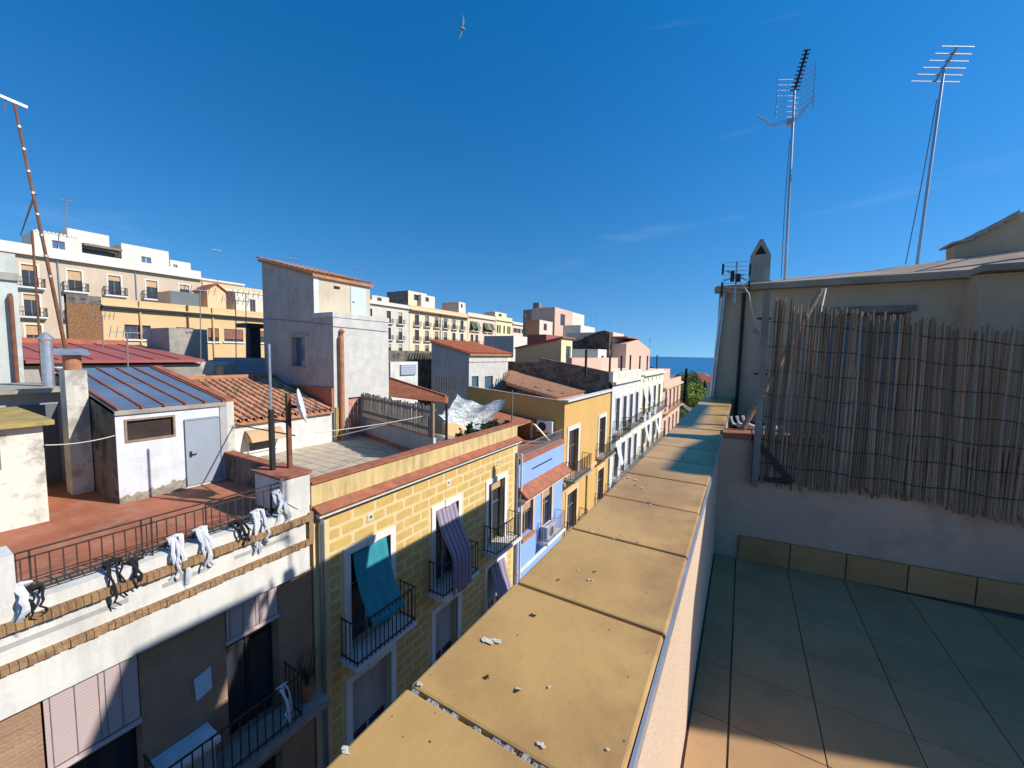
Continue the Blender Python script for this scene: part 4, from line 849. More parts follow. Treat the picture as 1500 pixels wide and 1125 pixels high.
# ---- orange building
ob=E('orange_building',(-12,23,GZ),'plain orange building with white framed balcony doors and clay roof','building')
oz=27.2; OT=-2.42
ow=[]
for pa,pb,t_,b2 in (((832,625),(849,616),0,0),((877,610),(888,604),0,0)):
    u,v=PX(*pa,W).y,PX(*pb,W).y; ow.append((u+.15,v-.15,-6.55,-4.05))
ow2=[(u,v,-9.8,-7.5) for u,v,_,_ in ow]
q=MB(); shell(q,W,OY,oz,GZ,-2.80,6.2,ow+ow2,.25); q.build('wall','orange',ob)
MB().box(W-.2,W,OY,oz,-2.798,OT).build('parapet','orange',ob)
MB().prism([(W-.2,OY,-2.798),(W-.2,OY,OT),(-14,OY,-2.0),(-14,OY,-2.798)],(0,.18,0)).build('side_parapet','orange',ob)
MB().prism([(W-.2,OY-.03,OT+.001),(W-.2,OY-.03,OT+.05),(-14,OY-.03,-1.95),(-14,OY-.03,-2.0+.001)],(0,.24,0)).build('side_coping','concrete',ob)
MB().box(W+.001,W+.035,OY+.02,oz-.02,GZ,-6.75).build('lower_render','peachwall',ob) if False else None
for u,v,c,e in ow: window(ob,W,u,v,c,e,.22,'brownshut','glass',.24,'white'); balcony(ob,W,u-.45,v+.75,-6.56,.6,.95,'concrete')
for u,v,c,e in ow2: window(ob,W,u,v,c,e,.22,'greywood','glass',.24,'peachwall',.0); balcony(ob,W,u-.4,v+.6,-9.8,.55,.95,'concrete')
MB().box(W+.001,W+.12,OY,oz,-6.86,-6.68).build('string_course','peachwall',ob)
MB().box(W-.15,W+.22,OY-.06,oz,OT+.002,OT+.10).build('gutter','white',ob)
MB().box(-14,W-.21,OY+.19,oz-.02,-2.797,-2.74).build('flat_roof','greywall',ob)
tiled_roof(ob,'roof',-9.6,-15.9,21.9,oz-.02,-2.66,-1.38,single=False,row=.42,pitch=.30,ridgeX2=-13.2)
MB().tube([(W+.06,oz-.25,OT),(W+.06,oz-.25,GZ)],.05,8).build('downpipe','galv',ob)
MB().tube([(W+.06,22.4,-6.7),(W+.06,22.4,GZ)],.05,8).build('downpipe','lichen',ob)
# ---- ivory building, with the old rubble party wall showing above the orange roof
iv=E('ivory_building',(-12,33,GZ),'ivory building with rubble party wall beyond the orange one','building')
iz=36.0; IT=-1.15
iw=[]
for k in range(4): u=28.2+2.0*k; iw+= [(u,u+.95,-5.6,-3.1),(u,u+.95,-9.1,-6.7)]
q=MB(); wallX(q,W+.02,oz,iz,GZ,IT-.7,iw,.25); q.build('front_wall','white',iv)
MB().box(W-.25,W+.03,oz+.02,iz,IT-.698,IT).build('parapet','ivory',iv); MB().box(W-.05,W+.28,oz,iz,IT-.86,IT-.702).build('cornice','ivory',iv)
for k in range(4): MB().box(W+.031,W+.05,oz+1.5+1.9*k,oz+1.6+1.9*k,IT-.6,IT-.1).build('drain_slot','greywall',iv)
MB().prism([(W-.26,oz+.01,IT-.02),(-9.5,oz+.01,-.92),(-13.5,oz+.01,-.27),(-13.52,oz+.01,-.62),(-16.4,oz+.01,-.62),(-16.4,oz+.01,GZ),(W-.26,oz+.01,GZ)],(0,.4,0)).build('party_wall','rubble',iv)
MB().box(-22,W-.26,oz+.42,iz,IT-1.0,IT-.9).build('roof','redpaint',iv)
for u,v,c,e in iw: window(iv,W+.02,u,v,c,e,.2,'greydoor','glass',.12,'white')
balcony(iv,W+.02,27.7,30.0,-5.62,.75,.95,'concrete'); balcony(iv,W+.02,30.2,36,-5.62,.65,.95,'concrete',.2)
balcony(iv,W+.02,28,36,-9.1,.6,.95,'concrete',.2)
iw=[]; i2=E('narrow_ivory_building',(-12,41,GZ),'second ivory building with small attic vents and blinds','building')
i2z=47.5; I2=-1.45
for k in range(4): u=37.0+2.5*k; iw+= [(u,u+1.1,-5.6,-3.0),(u,u+1.1,-9.1,-6.7)]
q=MB(); shell(q,W+.02,iz+.01,i2z,GZ,I2,12,iw,.25); q.build('wall','ivory',i2); MB().box(W,W+.35,iz+.02,i2z,I2-.35,I2-.2).build('cornice','ivory',i2)
for k in range(5): MB().box(W+.021,W+.03,37+2*k,37.25+2*k,I2-.95,I2-.65).build('attic_vent','hole',i2)
for u,v,c,e in iw: window(i2,W+.02,u,v,c,e,.2,'greywood','glass',.14,'ivory')
balcony(i2,W+.02,36.3,47,-5.62,.65,.95,'concrete',.25); balcony(i2,W+.02,36.3,47,-9.1,.6,.95,'concrete',.25)
for i,(yy,zt_) in enumerate([(37.5,-2.9),(40,-2.95),(29.2,-6.6),(38.7,-6.5),(43.7,-6.5)]):
    awning('awning','whitecloth',yy-.5,yy+.5,zt_,[(.10,0),(.2,-.6),(.38,-1.2),(.45,-1.5)],['white canvas blind leaning out below the attic vents','white canvas blind next to the one below the attic vents','grey white blind at the lower ivory window in shade','long white blind leaning out at the lower ivory floor','last white blind leaning out at the lower ivory floor'][i])
pk_=E('pink_corner_building',(-12,54,GZ),'salmon pink corner building at the end of the row','building')
pz=62; PT_=-2.35; iw=[]
for k in range(4): u=49+3.2*k; iw+= [(u,u+1.1,-6.6,-4.1),(u,u+1.1,-10.1,-7.6)]
q=MB(); shell(q,W+.04,i2z+.02,pz,GZ,PT_-1.2,12,iw,.25); q.build('wall','pinkwall',pk_); MB().box(W-.2,W+.4,i2z+.03,pz+.1,PT_-1.45,PT_-1.2+.002).build('cornice','peachwall',pk_)
MB().box(W-.2,W+.06,i2z+.03,pz,PT_-1.196,PT_-.5).build('parapet','pinkwall',pk_)
MB().box(W-4,W-.21,i2z+.03,i2z+6,PT_-1.19,PT_+.8).build('penthouse','pinkwall',pk_)
for u,v,c,e in iw: window(pk_,W+.04,u,v,c,e,.2,'brownshut','glass',.14,'peachwall')
balcony(pk_,W+.04,48,61,-6.62,.6,.95,'peachwall',.3); balcony(pk_,W+.04,48,61,-10.1,.6,.95,'peachwall',.3)
# ================================================================ ROOFS AND HOUSES BEHIND THE FIRST ROW
def box_house(name,X,a,b_,z0,z1,dep,fm,sm,label,holes=(),cat='house',jm='greywood',gm='glass',sur=0,surm='stoneframe',group=None,rm='concrete'):
    t=E(name,(X-dep/2,(a+b_)/2,z0),label,cat,group); q=MB(); wallX(q,X,a,b_,z0,z1,list(holes),.15); q.build('front_wall',fm,t); x=X-dep
    MB().add([(X,a,z0),(X,b_,z0),(x,b_,z0),(x,a,z0),(X,a,z1),(X,b_,z1),(x,b_,z1),(x,a,z1)],[(0,4,7,3),(1,2,6,5),(2,3,7,6)]).build('side_wall',sm,t)
    MB().add([(X,a,z1),(X,b_,z1),(x,b_,z1),(x,a,z1)],[(0,1,2,3)]).build('roof',rm,t)
    for h in holes: window(t,X,*h,.13,jm,gm,sur,surm,bars=False)
    return t
def Yx(px,py,X): return PX(px,py,X).y
def Zx(px,py,X): return PX(px,py,X).z
# mint-grey building at the left edge with a soil pipe
X=-18.0; e1=Yx(28,450,X); gb=E('mint_grey_building',(X-3,e1-4,FT-3),'pale mint grey rendered building with a dark pipe at its corner','building')
MB().box(X-6,X,e1-9,e1,FT-6,Zx(20,372,X)).build('wall','mintwall',gb); p=PX(15,435,X+.1); MB().tube([(X+.12,p.y,FT-2),(X+.12,p.y,p.z),(X-.1,p.y+.02,p.z+.15)],.05,10).build('pipe','rust',gb)
MB().box(X-.2,X+.08,e1-9,e1+.02,Zx(10,405,X)-.1,Zx(10,402,X)+.05).build('ledge','concrete',gb)
# red painted roof with grey gable
X=-19.5; a,b_=Yx(31,560,X),Yx(150,560,X); rr=E('red_roof_house',(X-3,(a+b_)/2,FT-3),'house with dull red painted sheet roof and stained grey side','house')
z0,z1=Zx(62,532,X),Zx(30,505,-26.0)
MB().prism([(X,a,FT-4),(X,a,Zx(62,536,X)),(-26,a,z1),(-26,a,FT-4)],(0,b_-a+3,0)).build('wall','concrete',rr)
MB().hexa([(X+.25,a-.1,z0),(X+.25,b_+3,z0),(-26,b_+3,z1),(-26,a-.1,z1)],[(X+.25,a-.1,z0+.10),(X+.25,b_+3,z0+.10),(-26,b_+3,z1+.10),(-26,a-.1,z1+.10)]).build('roof','redroof',rr)
for k in range(6): yy=a+(b_+3-a)*k/6; MB().bar((X+.22,yy,z0+.12),(-26,yy,z1+.12),.03,.015).build('seam','redroof',rr)
MB().box(-26.2,-26,a,b_+2.5,z1-.6,z1+.30).build('back_parapet','redpaint',rr)
MB().box(X-.2,X+.1,Yx(75,540,X),Yx(112,540,X),z0-.75,z0-.02).build('white_panel','white',rr)
wv=MB(); 
for k in range(14): wv.box(-22.6-.0,-20.0,12.2+.0+k*.22,12.2+k*.22+.11,z0+.42+.02*k,z0+.46+.02*k)
# grey water-tank housing
X=-23.0; a,b_=Yx(248,500,X),Yx(304,500,X); zb_,zt_=Zx(250,527,X),Zx(250,480,X)
box_house('tank_housing',X,a,b_,zb_-4,zt_,2.6,'concrete','greyrender','square grey cement tank housing standing among the rear roofs')
X=-21.0; box_house('white_roof_block',X,Yx(205,535,X),Yx(345,545,X),-6,Zx(250,530,X),1.6,'whitedirty','whitedirty','low whitewashed roof block in front of the grey tank housing')
X=-20.2; box_house('small_lean_to',X,Yx(328,560,X),Yx(348,560,X),-5,Zx(335,536,X),1.2,'concrete','concrete','small cement lean-to beside the black flue box')
p=PX(372,520,-22.0); bf=E('black_flue',(-22,p.y,-4),'black metal chimney flue with wide cap and louvred base','flue')
MB().box(-22.2,-21.8,p.y-.25,p.y+.25,-4,Zx(372,480,-22.0)).build('stack','darkmetal',bf); MB().box(-22.5,-21.5,p.y-.55,p.y+.55,Zx(372,482,-22)+.05,Zx(372,476,-22)+.05).build('cap','darkmetal',bf)
MB().box(-22.6,-21.4,p.y-1.6,p.y+.6,-4,Zx(372,524,-22)).build('louvre_box','louvre',bf)
# ochre building across the courtyard
X=-45.0; D=45.0; oc=E('ochre_building',(-48,18,GZ),'long ochre building with brown shuttered windows below a roof terrace','building')
a,b_=.248*D,.60*D; zp,zg=.088*D,.073*D
ow=[(.277*D,.315*D,.015*D,.042*D),(.355*D,.385*D,.015*D,.042*D),(.41*D,.431*D,.015*D,.044*D),(.441*D,.480*D,.016*D,.044*D),(.515*D,.545*D,.016*D,.044*D)]
low=[(u,v,c-3.1,e-3.1) for u,v,c,e in ow]
q=MB(); shell(q,X,a,b_,GZ+5,zp,7,ow+low,.2); q.build('wall','ochre',oc)
MB().box(X-.1,X+.35,a,b_,zg-.16,zg).build('gutter','darkmetal',oc); MB().box(X,X+.30,a,b_,zg+.02,zg+.10).build('eave','peachwall',oc)
for i,h in enumerate(ow+low): 
    window(oc,X,*h,.18,'brownshut','glass',0,shut=[0,.3,.68,.78,.5][i%5],shm='brownshut'); MB().box(X,X+.14,h[0]-.12,h[1]+.12,h[2]-.14,h[2]-.02).build('sill','stoneframe',oc)
for k in (.30,.42,.375): MB().tube([(X+.1,k*D,zp),(X+.1,k*D,GZ+6)],.07,6).build('downpipe','rust' if k==.375 else 'ochre',oc)
MB().box(X-.5,X+.02,.205*D,a-.01,GZ+5,.088*D).build('chipboard_panel','osb',oc); MB().box(X-.52,X+.04,.205*D,a-.01,.074*D,.0885*D).build('stained_coping','stained',oc)
# terrace rooms on top of the ochre building
Xg=-48; ga,gb_=.36*50,.43*50
zr=Zx(300,448,Xg); g0=Yx(304,440,Xg); g1=Yx(331,440,Xg)
t=E('gabled_roof_room',(Xg-1,(g0+g1)/2,zp),'small peach gabled room on the ochre building terrace','house')
ze=Zx(304,425,Xg); zk=Zx(318,417,Xg)
MB().prism([(Xg,g0,zp),(Xg,g1,zp),(Xg,g1,ze),(Xg,(g0+g1)/2,zk),(Xg,g0,ze)],(-3,0,0)).build('wall','peachwall',t)
for u,v in ((g0-.25,1),(g1+.25,-1)): 
    m_=(g0+g1)/2; MB().hexa([(Xg+.2,u,ze-.1),(Xg+.2,m_,zk+.03),(Xg-3.1,m_,zk+.03),(Xg-3.1,u,ze-.1)],[(Xg+.2,u,ze),(Xg+.2,m_,zk+.13),(Xg-3.1,m_,zk+.13),(Xg-3.1,u,ze)]).build('roof_slope','redcap',t)
u0,u1=Yx(250,440,Xg),Yx(292,440,Xg)
box_house('terrace_shelter',Xg,u0,u1,zp,Zx(270,428,Xg),3,'darkdoor','peachwall','dark open shelter with canopy on the ochre terrace',rm='redcap')
u0,u1=Yx(345,440,Xg),Yx(386,440,Xg); box_house('pale_roof_room',Xg,u0,u1,zp,Zx(360,430,Xg),3,'palegrey','palegrey','pale roof room with small dark window on the ochre terrace',[(Yx(366,440,Xg),Yx(374,440,Xg),zp+.1,zp+1.6)])
# ================================================================ THE LONG ROW ON THE HILL (X = -66)
X=-66.0; D=66.0
def far_row(name,a,b_,zc,label,mt,cols,rows,ww,wh,bal=True,parap=1.0,pm=None,cm='farwhite',shut=.0,jm='greywood',dep=12,bm='stoneframe',shm='tanblind',corn=.5):
    t=E(name,(X-dep/2,(a+b_)/2,GZ+6),label,'building'); holes=[]
    for c in cols:
        for r_ in rows: holes.append((c-ww/2,c+ww/2,r_-wh,r_))
    q=MB(); shell(q,X,a,b_,GZ+5,zc,dep,holes,.25); q.build('wall',mt,t)
    MB().box(X-.2,X+corn,a,b_,zc-.28,zc-.02).build('cornice',cm,t)
    if parap: MB().box(X-.3,X+.02,a,b_,zc+.001,zc+parap).build('parapet',pm or mt,t)
    for i,h in enumerate(holes):
        sh=random.choice(shut) if isinstance(shut,(list,tuple)) else shut
        window(t,X,*h,.22,jm,'glass',.16,cm,shut=sh,shm=shm,bars=False)
        if bal and h[3]-h[2]>1.5: balcony(t,X,h[0]-.45,h[1]+.45,h[2],.6,.95,bm,.22,.018,.16)
    return t
gr=far_row('grey_far_building',.03*D,.402*D,.148*D,'long grey brown apartment building with white attic storey on the hill','fargrey',[.113*D,.167*D,.217*D,.267*D,.32*D,.372*D],[.129*D,.082*D,.033*D],1.1,2.35,True,.9,'farwhite','farwhite',[.25,.35,.45],shm='tanblind')
def attic(a,b_,z1,label=None,win=None,dep=5,par=gr,X_=X-1.2,mt='farwhite'):
    h=[]
    if win: h=[win]
    q=MB(); shell(q,X_,a,b_,.148*D+.02,z1,dep,h,.2); q.build('attic',mt,par)
    if win: window(par,X_,*win,.18,'bluedoor','glassblue',0,bars=False)
attic(.04*D,.125*D,.178*D,win=(.085*D,.100*D,.163*D,.174*D)); attic(.177*D,.232*D,.189*D,win=(.197*D,.212*D,.163*D,.178*D))
attic(.219*D,.2735*D,.207*D,X_=X-2.6,dep=4); attic(.284*D,.355*D,.194*D,win=(.312*D,.327*D,.160*D,.176*D)); attic(.36*D,.395*D,.180*D,win=(.365*D,.372*D,.157*D,.172*D),X_=X-1.8)
MB().box(X-2.55,X-2.5,.236*D,.280*D,.150*D,.176*D).build('attic_glazing','glass',gr); MB().box(X-2.6,X-.9,.234*D,.284*D,.178*D,.182*D).build('terrace_awning','greywood',gr)
for k in range(11): MB().tube([(X-1.15,.181*D+k*.30,.189*D),(X-3,.181*D+k*.30,.189*D+.12)],.13,6).build('ridge_tile','farwhite',gr)
MB().tube([(X+.1,.181*D,.145*D),(X+.1,.198*D,.139*D),(X+.1,.2*D,GZ+8)],.07,6).build('downpipe','galv',gr); MB().tube([(X+.1,.2965*D,.145*D),(X+.1,.2965*D,.09*D)],.06,6).build('downpipe','galv',gr)
far_row('buff_far_building',.404*D,.62*D,.132*D,'buff far building with plain parapet beyond the grey one','peachwall',[.43*D,.462*D,.497*D,.53*D,.57*D],[.108*D,.06*D],1.0,2.2,False,.6,None,'farwhite')
far_row('white_far_block',.405*D,.55*D,.168*D,'white slatted far roof block above the buff building','farwhite',[],[],1,1,False,0,dep=8).location.x-=9
far_row('pale_far_building',.70*D,1.005*D,.150*D,'pale grey far building with clay roof room next to the cream terrace','palegrey',[.79*D,.84*D,.915*D,.965*D],[.131*D,.078*D,.025*D],1.15,2.6,True,.55,None,'farwhite',[0,.0,.3])
cr=far_row('cream_far_building',1.007*D,1.338*D,.150*D,'cream far building with orange cornice and six balcony bays','farcream',[(1.043+.0515*k)*D for k in range(6)],[.131*D,.078*D,.025*D],1.35,2.55,True,.75,'peachwall','farcream',[0,0,.3,.5],shm='greywood')
MB().box(X-.2,X+.85,1.007*D,1.338*D,.150*D-.55,.150*D-.30).build('orange_eave','terracotta',cr)
MB().tube([(X+.1,1.166*D,.15*D),(X+.1,1.166*D,GZ+6)],.12,6).build('downpipe','greywood',cr)
pk2=far_row('pink_far_building',1.34*D,1.552*D,.155*D,'pale pink far building with green blinds at its upper windows','farpink',[1.37*D,1.405*D,1.47*D,1.51*D],[.133*D,.078*D,.025*D],1.3,2.6,True,.9,None,'farpink',[0,.2])
for k,c in enumerate((1.37,1.405,1.465,1.49,1.515)):
    q=MB().grid(lambda u,v:(X+.1+1.0*v,c*D-.9+1.8*u,.134*D-2.0*v),4,4).build('blind','greywood' if k%2 else 'leaf_mid',pk2)
far_row('yellow_far_building',1.555*D,1.705*D,.158*D,'lemon yellow far building with narrow paired windows','faryellow',[1.572*D,1.592*D,1.63*D,1.665*D,1.683*D],[.132*D,.076*D],.9,2.4,False,1.0,None,'faryellow')
far_row('rose_far_building',1.708*D,1.86*D,.150*D,'rose far building with a wide window band beyond the yellow one','farpink',[1.735*D,1.775*D,1.82*D],[.128*D,.078*D],2.4,1.5,False,.6,None,'farwhite')
# roof rooms on the far row
def roofroom(px0,px1,pyt,pyb,X_,mt,sm,label,rm='redcap',dep=4,holes=True,cat='house'):
    a,b_=Yx(px0,pyb,X_),Yx(px1,pyb,X_); z0,z1=Zx((px0+px1)/2,pyb,X_)-1.5,Zx((px0+px1)/2,pyt,X_)
    h=[(a+(b_-a)*.3,a+(b_-a)*.55,z0+1.5+(z1-z0-1.5)*.35,z0+1.5+(z1-z0-1.5)*.8)] if holes else []
    return box_house('roof_room',X_,a,b_,z0,z1,dep,mt,sm,label,h,cat,rm=rm)
roofroom(545,570,434,445,X-2,'palegrey','palegrey','low clay roofed attic room on the pale grey far building')
roofroom(598,625,428,447,X-2,'farcream','stained','cream roof room with dark side wall on the cream far building','concrete',7)
roofroom(617,637,433,447,X-1,'farwhite','palegrey','white roof room with round flue on the cream far building','farwhite')
roofroom(672,682,443,455,X-2,'farwhite','pinkwall','tiny white roof room with maroon side above the cream parapet','redcap',6)
roofroom(725,742,458,468,X-2,'farcream','fargrey','small cream roof room above the pink far building','redcap')
# ================================================================ HOUSES BETWEEN
# red-tiled house behind the net
X2=-16.0; a,b_=Yx(687,545,X2),Yx(744,545,X2); ze=Zx(687,520,X2)
hs_=[(Yx(691,560,X2),Yx(701,560,X2),Zx(696,570,X2)-.6,Zx(696,551,X2)),(Yx(710,560,X2),Yx(722,560,X2),Zx(716,570,X2)-.6,Zx(716,551,X2))]
rt=E('red_tiled_house',(-24,(a+b_)/2,-8),'grey sided house with bright red tile roof behind the sun net','house')
q=MB(); wallX(q,X2,a,b_,-8,ze,hs_,.15); q.build('front_wall','greywhite',rt)
p=PY(632,500,a); MB().add([(X2,a,-8),(p.x,a,-8),(p.x,a,p.z-.1),(X2,a,ze)],[(3,2,1,0)]).build('side_wall','greywall',rt); mat('redtile',(.50,.15,.07),var=.3,scale=5)
tiled_roof(rt,'roof',X2+.2,p.x,a-.15,b_+.2,ze+.08,p.z,single=False,mt='redtile',row=.4,pitch=.28)
for h in hs_: window(rt,X2,*h,.13,'darkmetal','glassblue',0,bars=False,leafs=1)
MB().box(X2,X2+.03,a,b_,Zx(700,530,X2)-.04,Zx(700,530,X2)+.02).build('string_line','concrete',rt)
# red brick lean-to roof right of the tower
X3=-15.5; A_,B_,C_,D_=PX(569,553,-17.5),PX(653,580,-13.2),PX(652,590,-13.0),PX(569,580,-16.0)
t=E('brick_lean_to',(-15,15,-6),'steep red brick tiled lean-to beside the tower house','roof')
MB().prism([A_,B_,C_,D_],(-.15,.4,-.1)).build('brick_slope','redbrick',t); MB().bar(A_,B_,.06,.05).build('ridge_cap','redcap',t)
# white hut with louvre
X4=-19.0; a,b_=Yx(572,545,X4),Yx(612,545,X4); t=box_house('white_hut',X4,a,b_,-6,Zx(590,530,X4),3,'white','white','white rooftop hut with slatted blue louvre near the tower house'); MB().box(X4+.002,X4+.10,Yx(586,545,X4),Yx(608,545,X4),Zx(597,549,X4),Zx(597,534,X4)).build('louvre','louvre',t)
X4=-21; a,b_=Yx(570,520,X4),Yx(640,520,X4); box_house('dark_party_wall',X4,a,b_,-6,Zx(600,514,X4),1,'stained','stained','dark stained party wall behind the white louvred hut',cat='wall')
X4=-16.5; t=E('roof_balustrade',PX(655,575,X4),'thin iron balustrade on the grey roof behind the brick lean-to','railing'); q=MB(); a,b_=Yx(640,570,X4),Yx(667,570,X4); zt_,zb_=Zx(655,551,X4),Zx(655,573,X4)
for k in range(9): yy=a+(b_-a)*k/8; q.bar((X4,yy,zb_),(X4,yy,zt_),.015)
q.bar((X4,a,zt_),(X4,b_,zt_),.02); q.build('bars','rail',t)
# ochre gabled house beyond the rubble wall
X5=-13.0; a,b_=Yx(822,515,X5),Yx(838,515,X5); t=E('ochre_gable_house',(-17,(a+b_)/2,-4),'ochre sided house with pale yellow front beyond the rubble wall','house'); z1=Zx(830,496,X5)
h=(Yx(829,515,X5),Yx(836,515,X5),Zx(832,525,X5),Zx(832,507,X5)); q=MB(); wallX(q,X5,a,b_,-5,z1,[h],.15); q.build('front_wall','faryellow',t); window(t,X5,*h,.13,'white','glass',0,bars=False,leafs=1)
p1,p2=PY(815,499,a),PY(755,511,a); MB().add([(X5,a,-5),(X5,a,z1),(p1.x,a,p1.z),(p2.x,a,p2.z),(p2.x,a,-5)],[(0,1,2,3,4)]).build('side_wall','ochre',t)
MB().hexa([(X5+.2,a-.2,z1),(X5+.2,b_+.2,z1),(p2.x,b_+.2,p2.z),(p2.x,a-.2,p2.z)],[(X5+.2,a-.2,z1+.12),(X5+.2,b_+.2,z1+.12),(p2.x,b_+.2,p2.z+.12),(p2.x,a-.2,p2.z+.12)]).build('roof','redcap',t)
X6=-11.5; a,b_=Yx(838,520,X6),Yx(905,535,X6); box_house('pink_roof_wall',X6,a,b_,-4,Zx(870,524,X6),.5,'pinkwall','pinkwall','low peeling pink roof wall behind the ivory parapet',cat='wall')
X6=-14; a,b_=Yx(876,515,X6),Yx(893,515,X6); box_house('white_roof_room',X6,a,b_,-4,Zx(884,512,X6),3,'ivory','ivory','white roof room with dark window behind the pink wall',[(a+1.2,a+2.2,Zx(884,530,X6),Zx(884,521,X6))],rm='redcap')
# dark gable with curved top
Y7=46.0; pts=[(838,500),(850,498),(862,492),(875,486),(885,484),(893,487),(893,512),(838,512)]
t=E('curved_gable_wall',PY(870,512,Y7),'dark weathered gable wall with swooping curved top','wall'); P=[PY(x,y,Y7) for x,y in pts]; MB().prism([tuple(p) for p in P[:6]]+[(P[6].x,Y7,-6),(P[7].x,Y7,-6)],(0,1.2,0)).build('gable','oldbrick',t)
X8=P[6].x; box_house('pink_side_house',X8,Y7+1.21,Y7+6,-6,P[5].z+.1,6,'farpink','farpink','pale pink house adjoining the curved dark gable',rm='redcap')
X8=-12.0; a,b_=Yx(917,520,X8),Yx(952,525,X8); t=E('salmon_gable_house',(-15,(a+b_)/2,-5),'salmon house with sloping red roof at the far end of the roofs','house'); za,zb_=Zx(932,497,X8),Zx(952,512,X8)
MB().prism([(X8,a,-6),(X8,b_,-6),(X8,b_,zb_),(X8,a+(b_-a)*.4,za),(X8,a,za-.7)],(-5,0,0)).build('wall','pinkwall',t); MB().box(X8-5.2,X8+.1,a-.2,a+(b_-a)*.42,za,za+.15).build('roof','redcap',t)
# stone block with pink annex
X9=-40.0; a=Yx(801,480,X9); t=E('stone_block_house',(-46,a+4,-6),'tall bare stone block house with paired dark windows','house'); p=PY(766,480,a); zt_=Zx(801,452,X9)
q=MB(); wallY(q,a,p.x,X9,-6,zt_,[(PY(781,470,a).x,PY(784,470,a).x,PY(782,473,a).z,PY(782,466,a).z),(PY(786,470,a).x,PY(789,470,a).x,PY(787,473,a).z,PY(787,466,a).z)],.5); q.build('stone_wall','stone',t)
MB().add([(X9,a,-6),(X9,a+8,-6),(p.x,a+8,-6),(p.x,a,-6),(X9,a,zt_),(X9,a+8,zt_),(p.x,a+8,zt_),(p.x,a,zt_)],[(1,2,6,5),(4,5,6,7),(0,1,5,4)]).build('shell','ivory',t); MB().box(X9-4,X9-2.4,a+.5,a+2,zt_,zt_+1.6).build('chimney','greywood',t)
roofroom(812,838,453,490,-38,'pinkwall','pinkwall','rose pink block adjoining the stone house','concrete',6); roofroom(835,855,459,490,-39,'ivory','pinkwall','pale cream block at the right of the rose pink one','concrete',5,False)
roofroom(790,809,470,492,-36,'farpink','terracotta','small salmon cube in front of the stone house','concrete',3)
roofroom(850,871,478,498,-30,'farwhite','ivory','plain white cube house below the stone block','farwhite',4,False); roofroom(800,838,492,499,-24,'redroof','redroof','low dark red roof strip below the rose pink block','redcap',3,False)
roofroom(752,800,494,512,-34,'farwhite','greywall','flat white roof slab behind the ochre sided house','farwhite',6,False)
# roof terrace posts on the ivory buildings
for i,(px,pt,pb) in enumerate([(858,512,540),(893,522,543),(910,521,540),(923,520,538),(937,521,537),(948,521,535),(962,520,533)]):
    Xp=W-.8; p=PX(px,pb,Xp); o=MB().box(p.x-.06,p.x+.06,p.y-.06,p.y+.06,p.z-.6,Zx(px,pt,Xp)).build('terrace_post','darkmetal'); T(o,'dark steel post standing along the ivory roof terrace','post','posts along the ivory roof terrace')
# clothes on the ivory balconies
for i,(px,py) in enumerate([(952,603),(960,596),(945,606)]):
    p=PX(px,py,W+.7); q=MB().grid(lambda u,v:(p.x+.05*math.sin(u*9),p.y-.4+.8*u,p.z-.7*v+.05*math.sin(u*7)),10,5).build('laundry','whitecloth' if i!=1 else 'bluedoor'); T(q,['white sheet drying on the ivory balcony rail','light blue towel drying on the ivory balcony rail','small white cloth drying at the near end of the ivory balcony'][i],'laundry')
# aerials over the roofs
def small_aerial(px,pyb,pyt,X_,label,dish=False,g='rooftop television aerials'):
    b0=PX(px,pyb,X_); t0=PX(px,pyt,X_); s_=abs(X_)/580*1.3; t=E('roof_aerial',b0,label,'antenna',g); r_=max(.02,s_*.28)
    MB().tube([b0-Vector((0,0,1.2)),t0],r_,6).build('pole','greycable',t); q=MB(); n=6; d_=Vector((random.uniform(-.4,.4),1,0)).normalized(); L_=min(.55,(t0-b0).length*.16+.2)
    q.bar(t0-d_*L_,t0+d_*L_,r_*.6)
    for k in range(n): c=t0+d_*L_*(2*k/(n-1)-1); q.bar(c-Vector((.1,0,.16)),c+Vector((.1,0,.16)),r_*.4)
    q.build('elements','metal',t); return t
aer=[(97,332,293,-66,'tall thin aerial on the white attic beside the leaning mast'),(318,400,366,-66,'thin aerial above the white slatted far block'),(430,392,378,-30,'small aerial behind the tower house roof'),(527,412,392,-40,'small aerial right of the tower house tiled cap'),(770,498,462,-36,'aerial in front of the stone block house'),(787,500,452,-34,'taller aerial crossing the stone block house'),(838,460,444,-38,'short aerial on the rose pink block'),(866,480,450,-40,'tall aerial above the white cube house'),(873,480,462,-40,'aerial beside the tall one above the white cube house'),(893,490,474,-30,'low aerial behind the curved gable'),(906,492,462,-32,'tall aerial behind the salmon gable house'),(911,492,470,-32,'second aerial behind the salmon gable house'),(952,520,498,-12,'street lamp like aerial at the roof end'),(663,574,470,-20,'long bare mast in front of the red tiled house'),(648,574,470,-19,'long rusty mast left of the red tiled house'),(721,505,478,-22,'white capped mast behind the red tiled roof'),(741,462,446,-66,'pair of thin aerials over the pink far building'),(735,462,448,-66,'thin aerial beside the cream roof room'),(681,446,436,-66,'thin aerial on the tiny white roof room'),(293,525,425,-21,'long mast rising past the grey tank housing'),(345,525,440,-21,'thin mast in front of the ochre shutters'),(360,525,430,-21.5,'thin mast next to the black flue'),(150,508,462,-24,'white aerial in front of the chipboard panel'),(186,540,487,-16.2,'galvanised aerial pole behind the glazed hut roof')]
for a_ in aer: small_aerial(*a_)
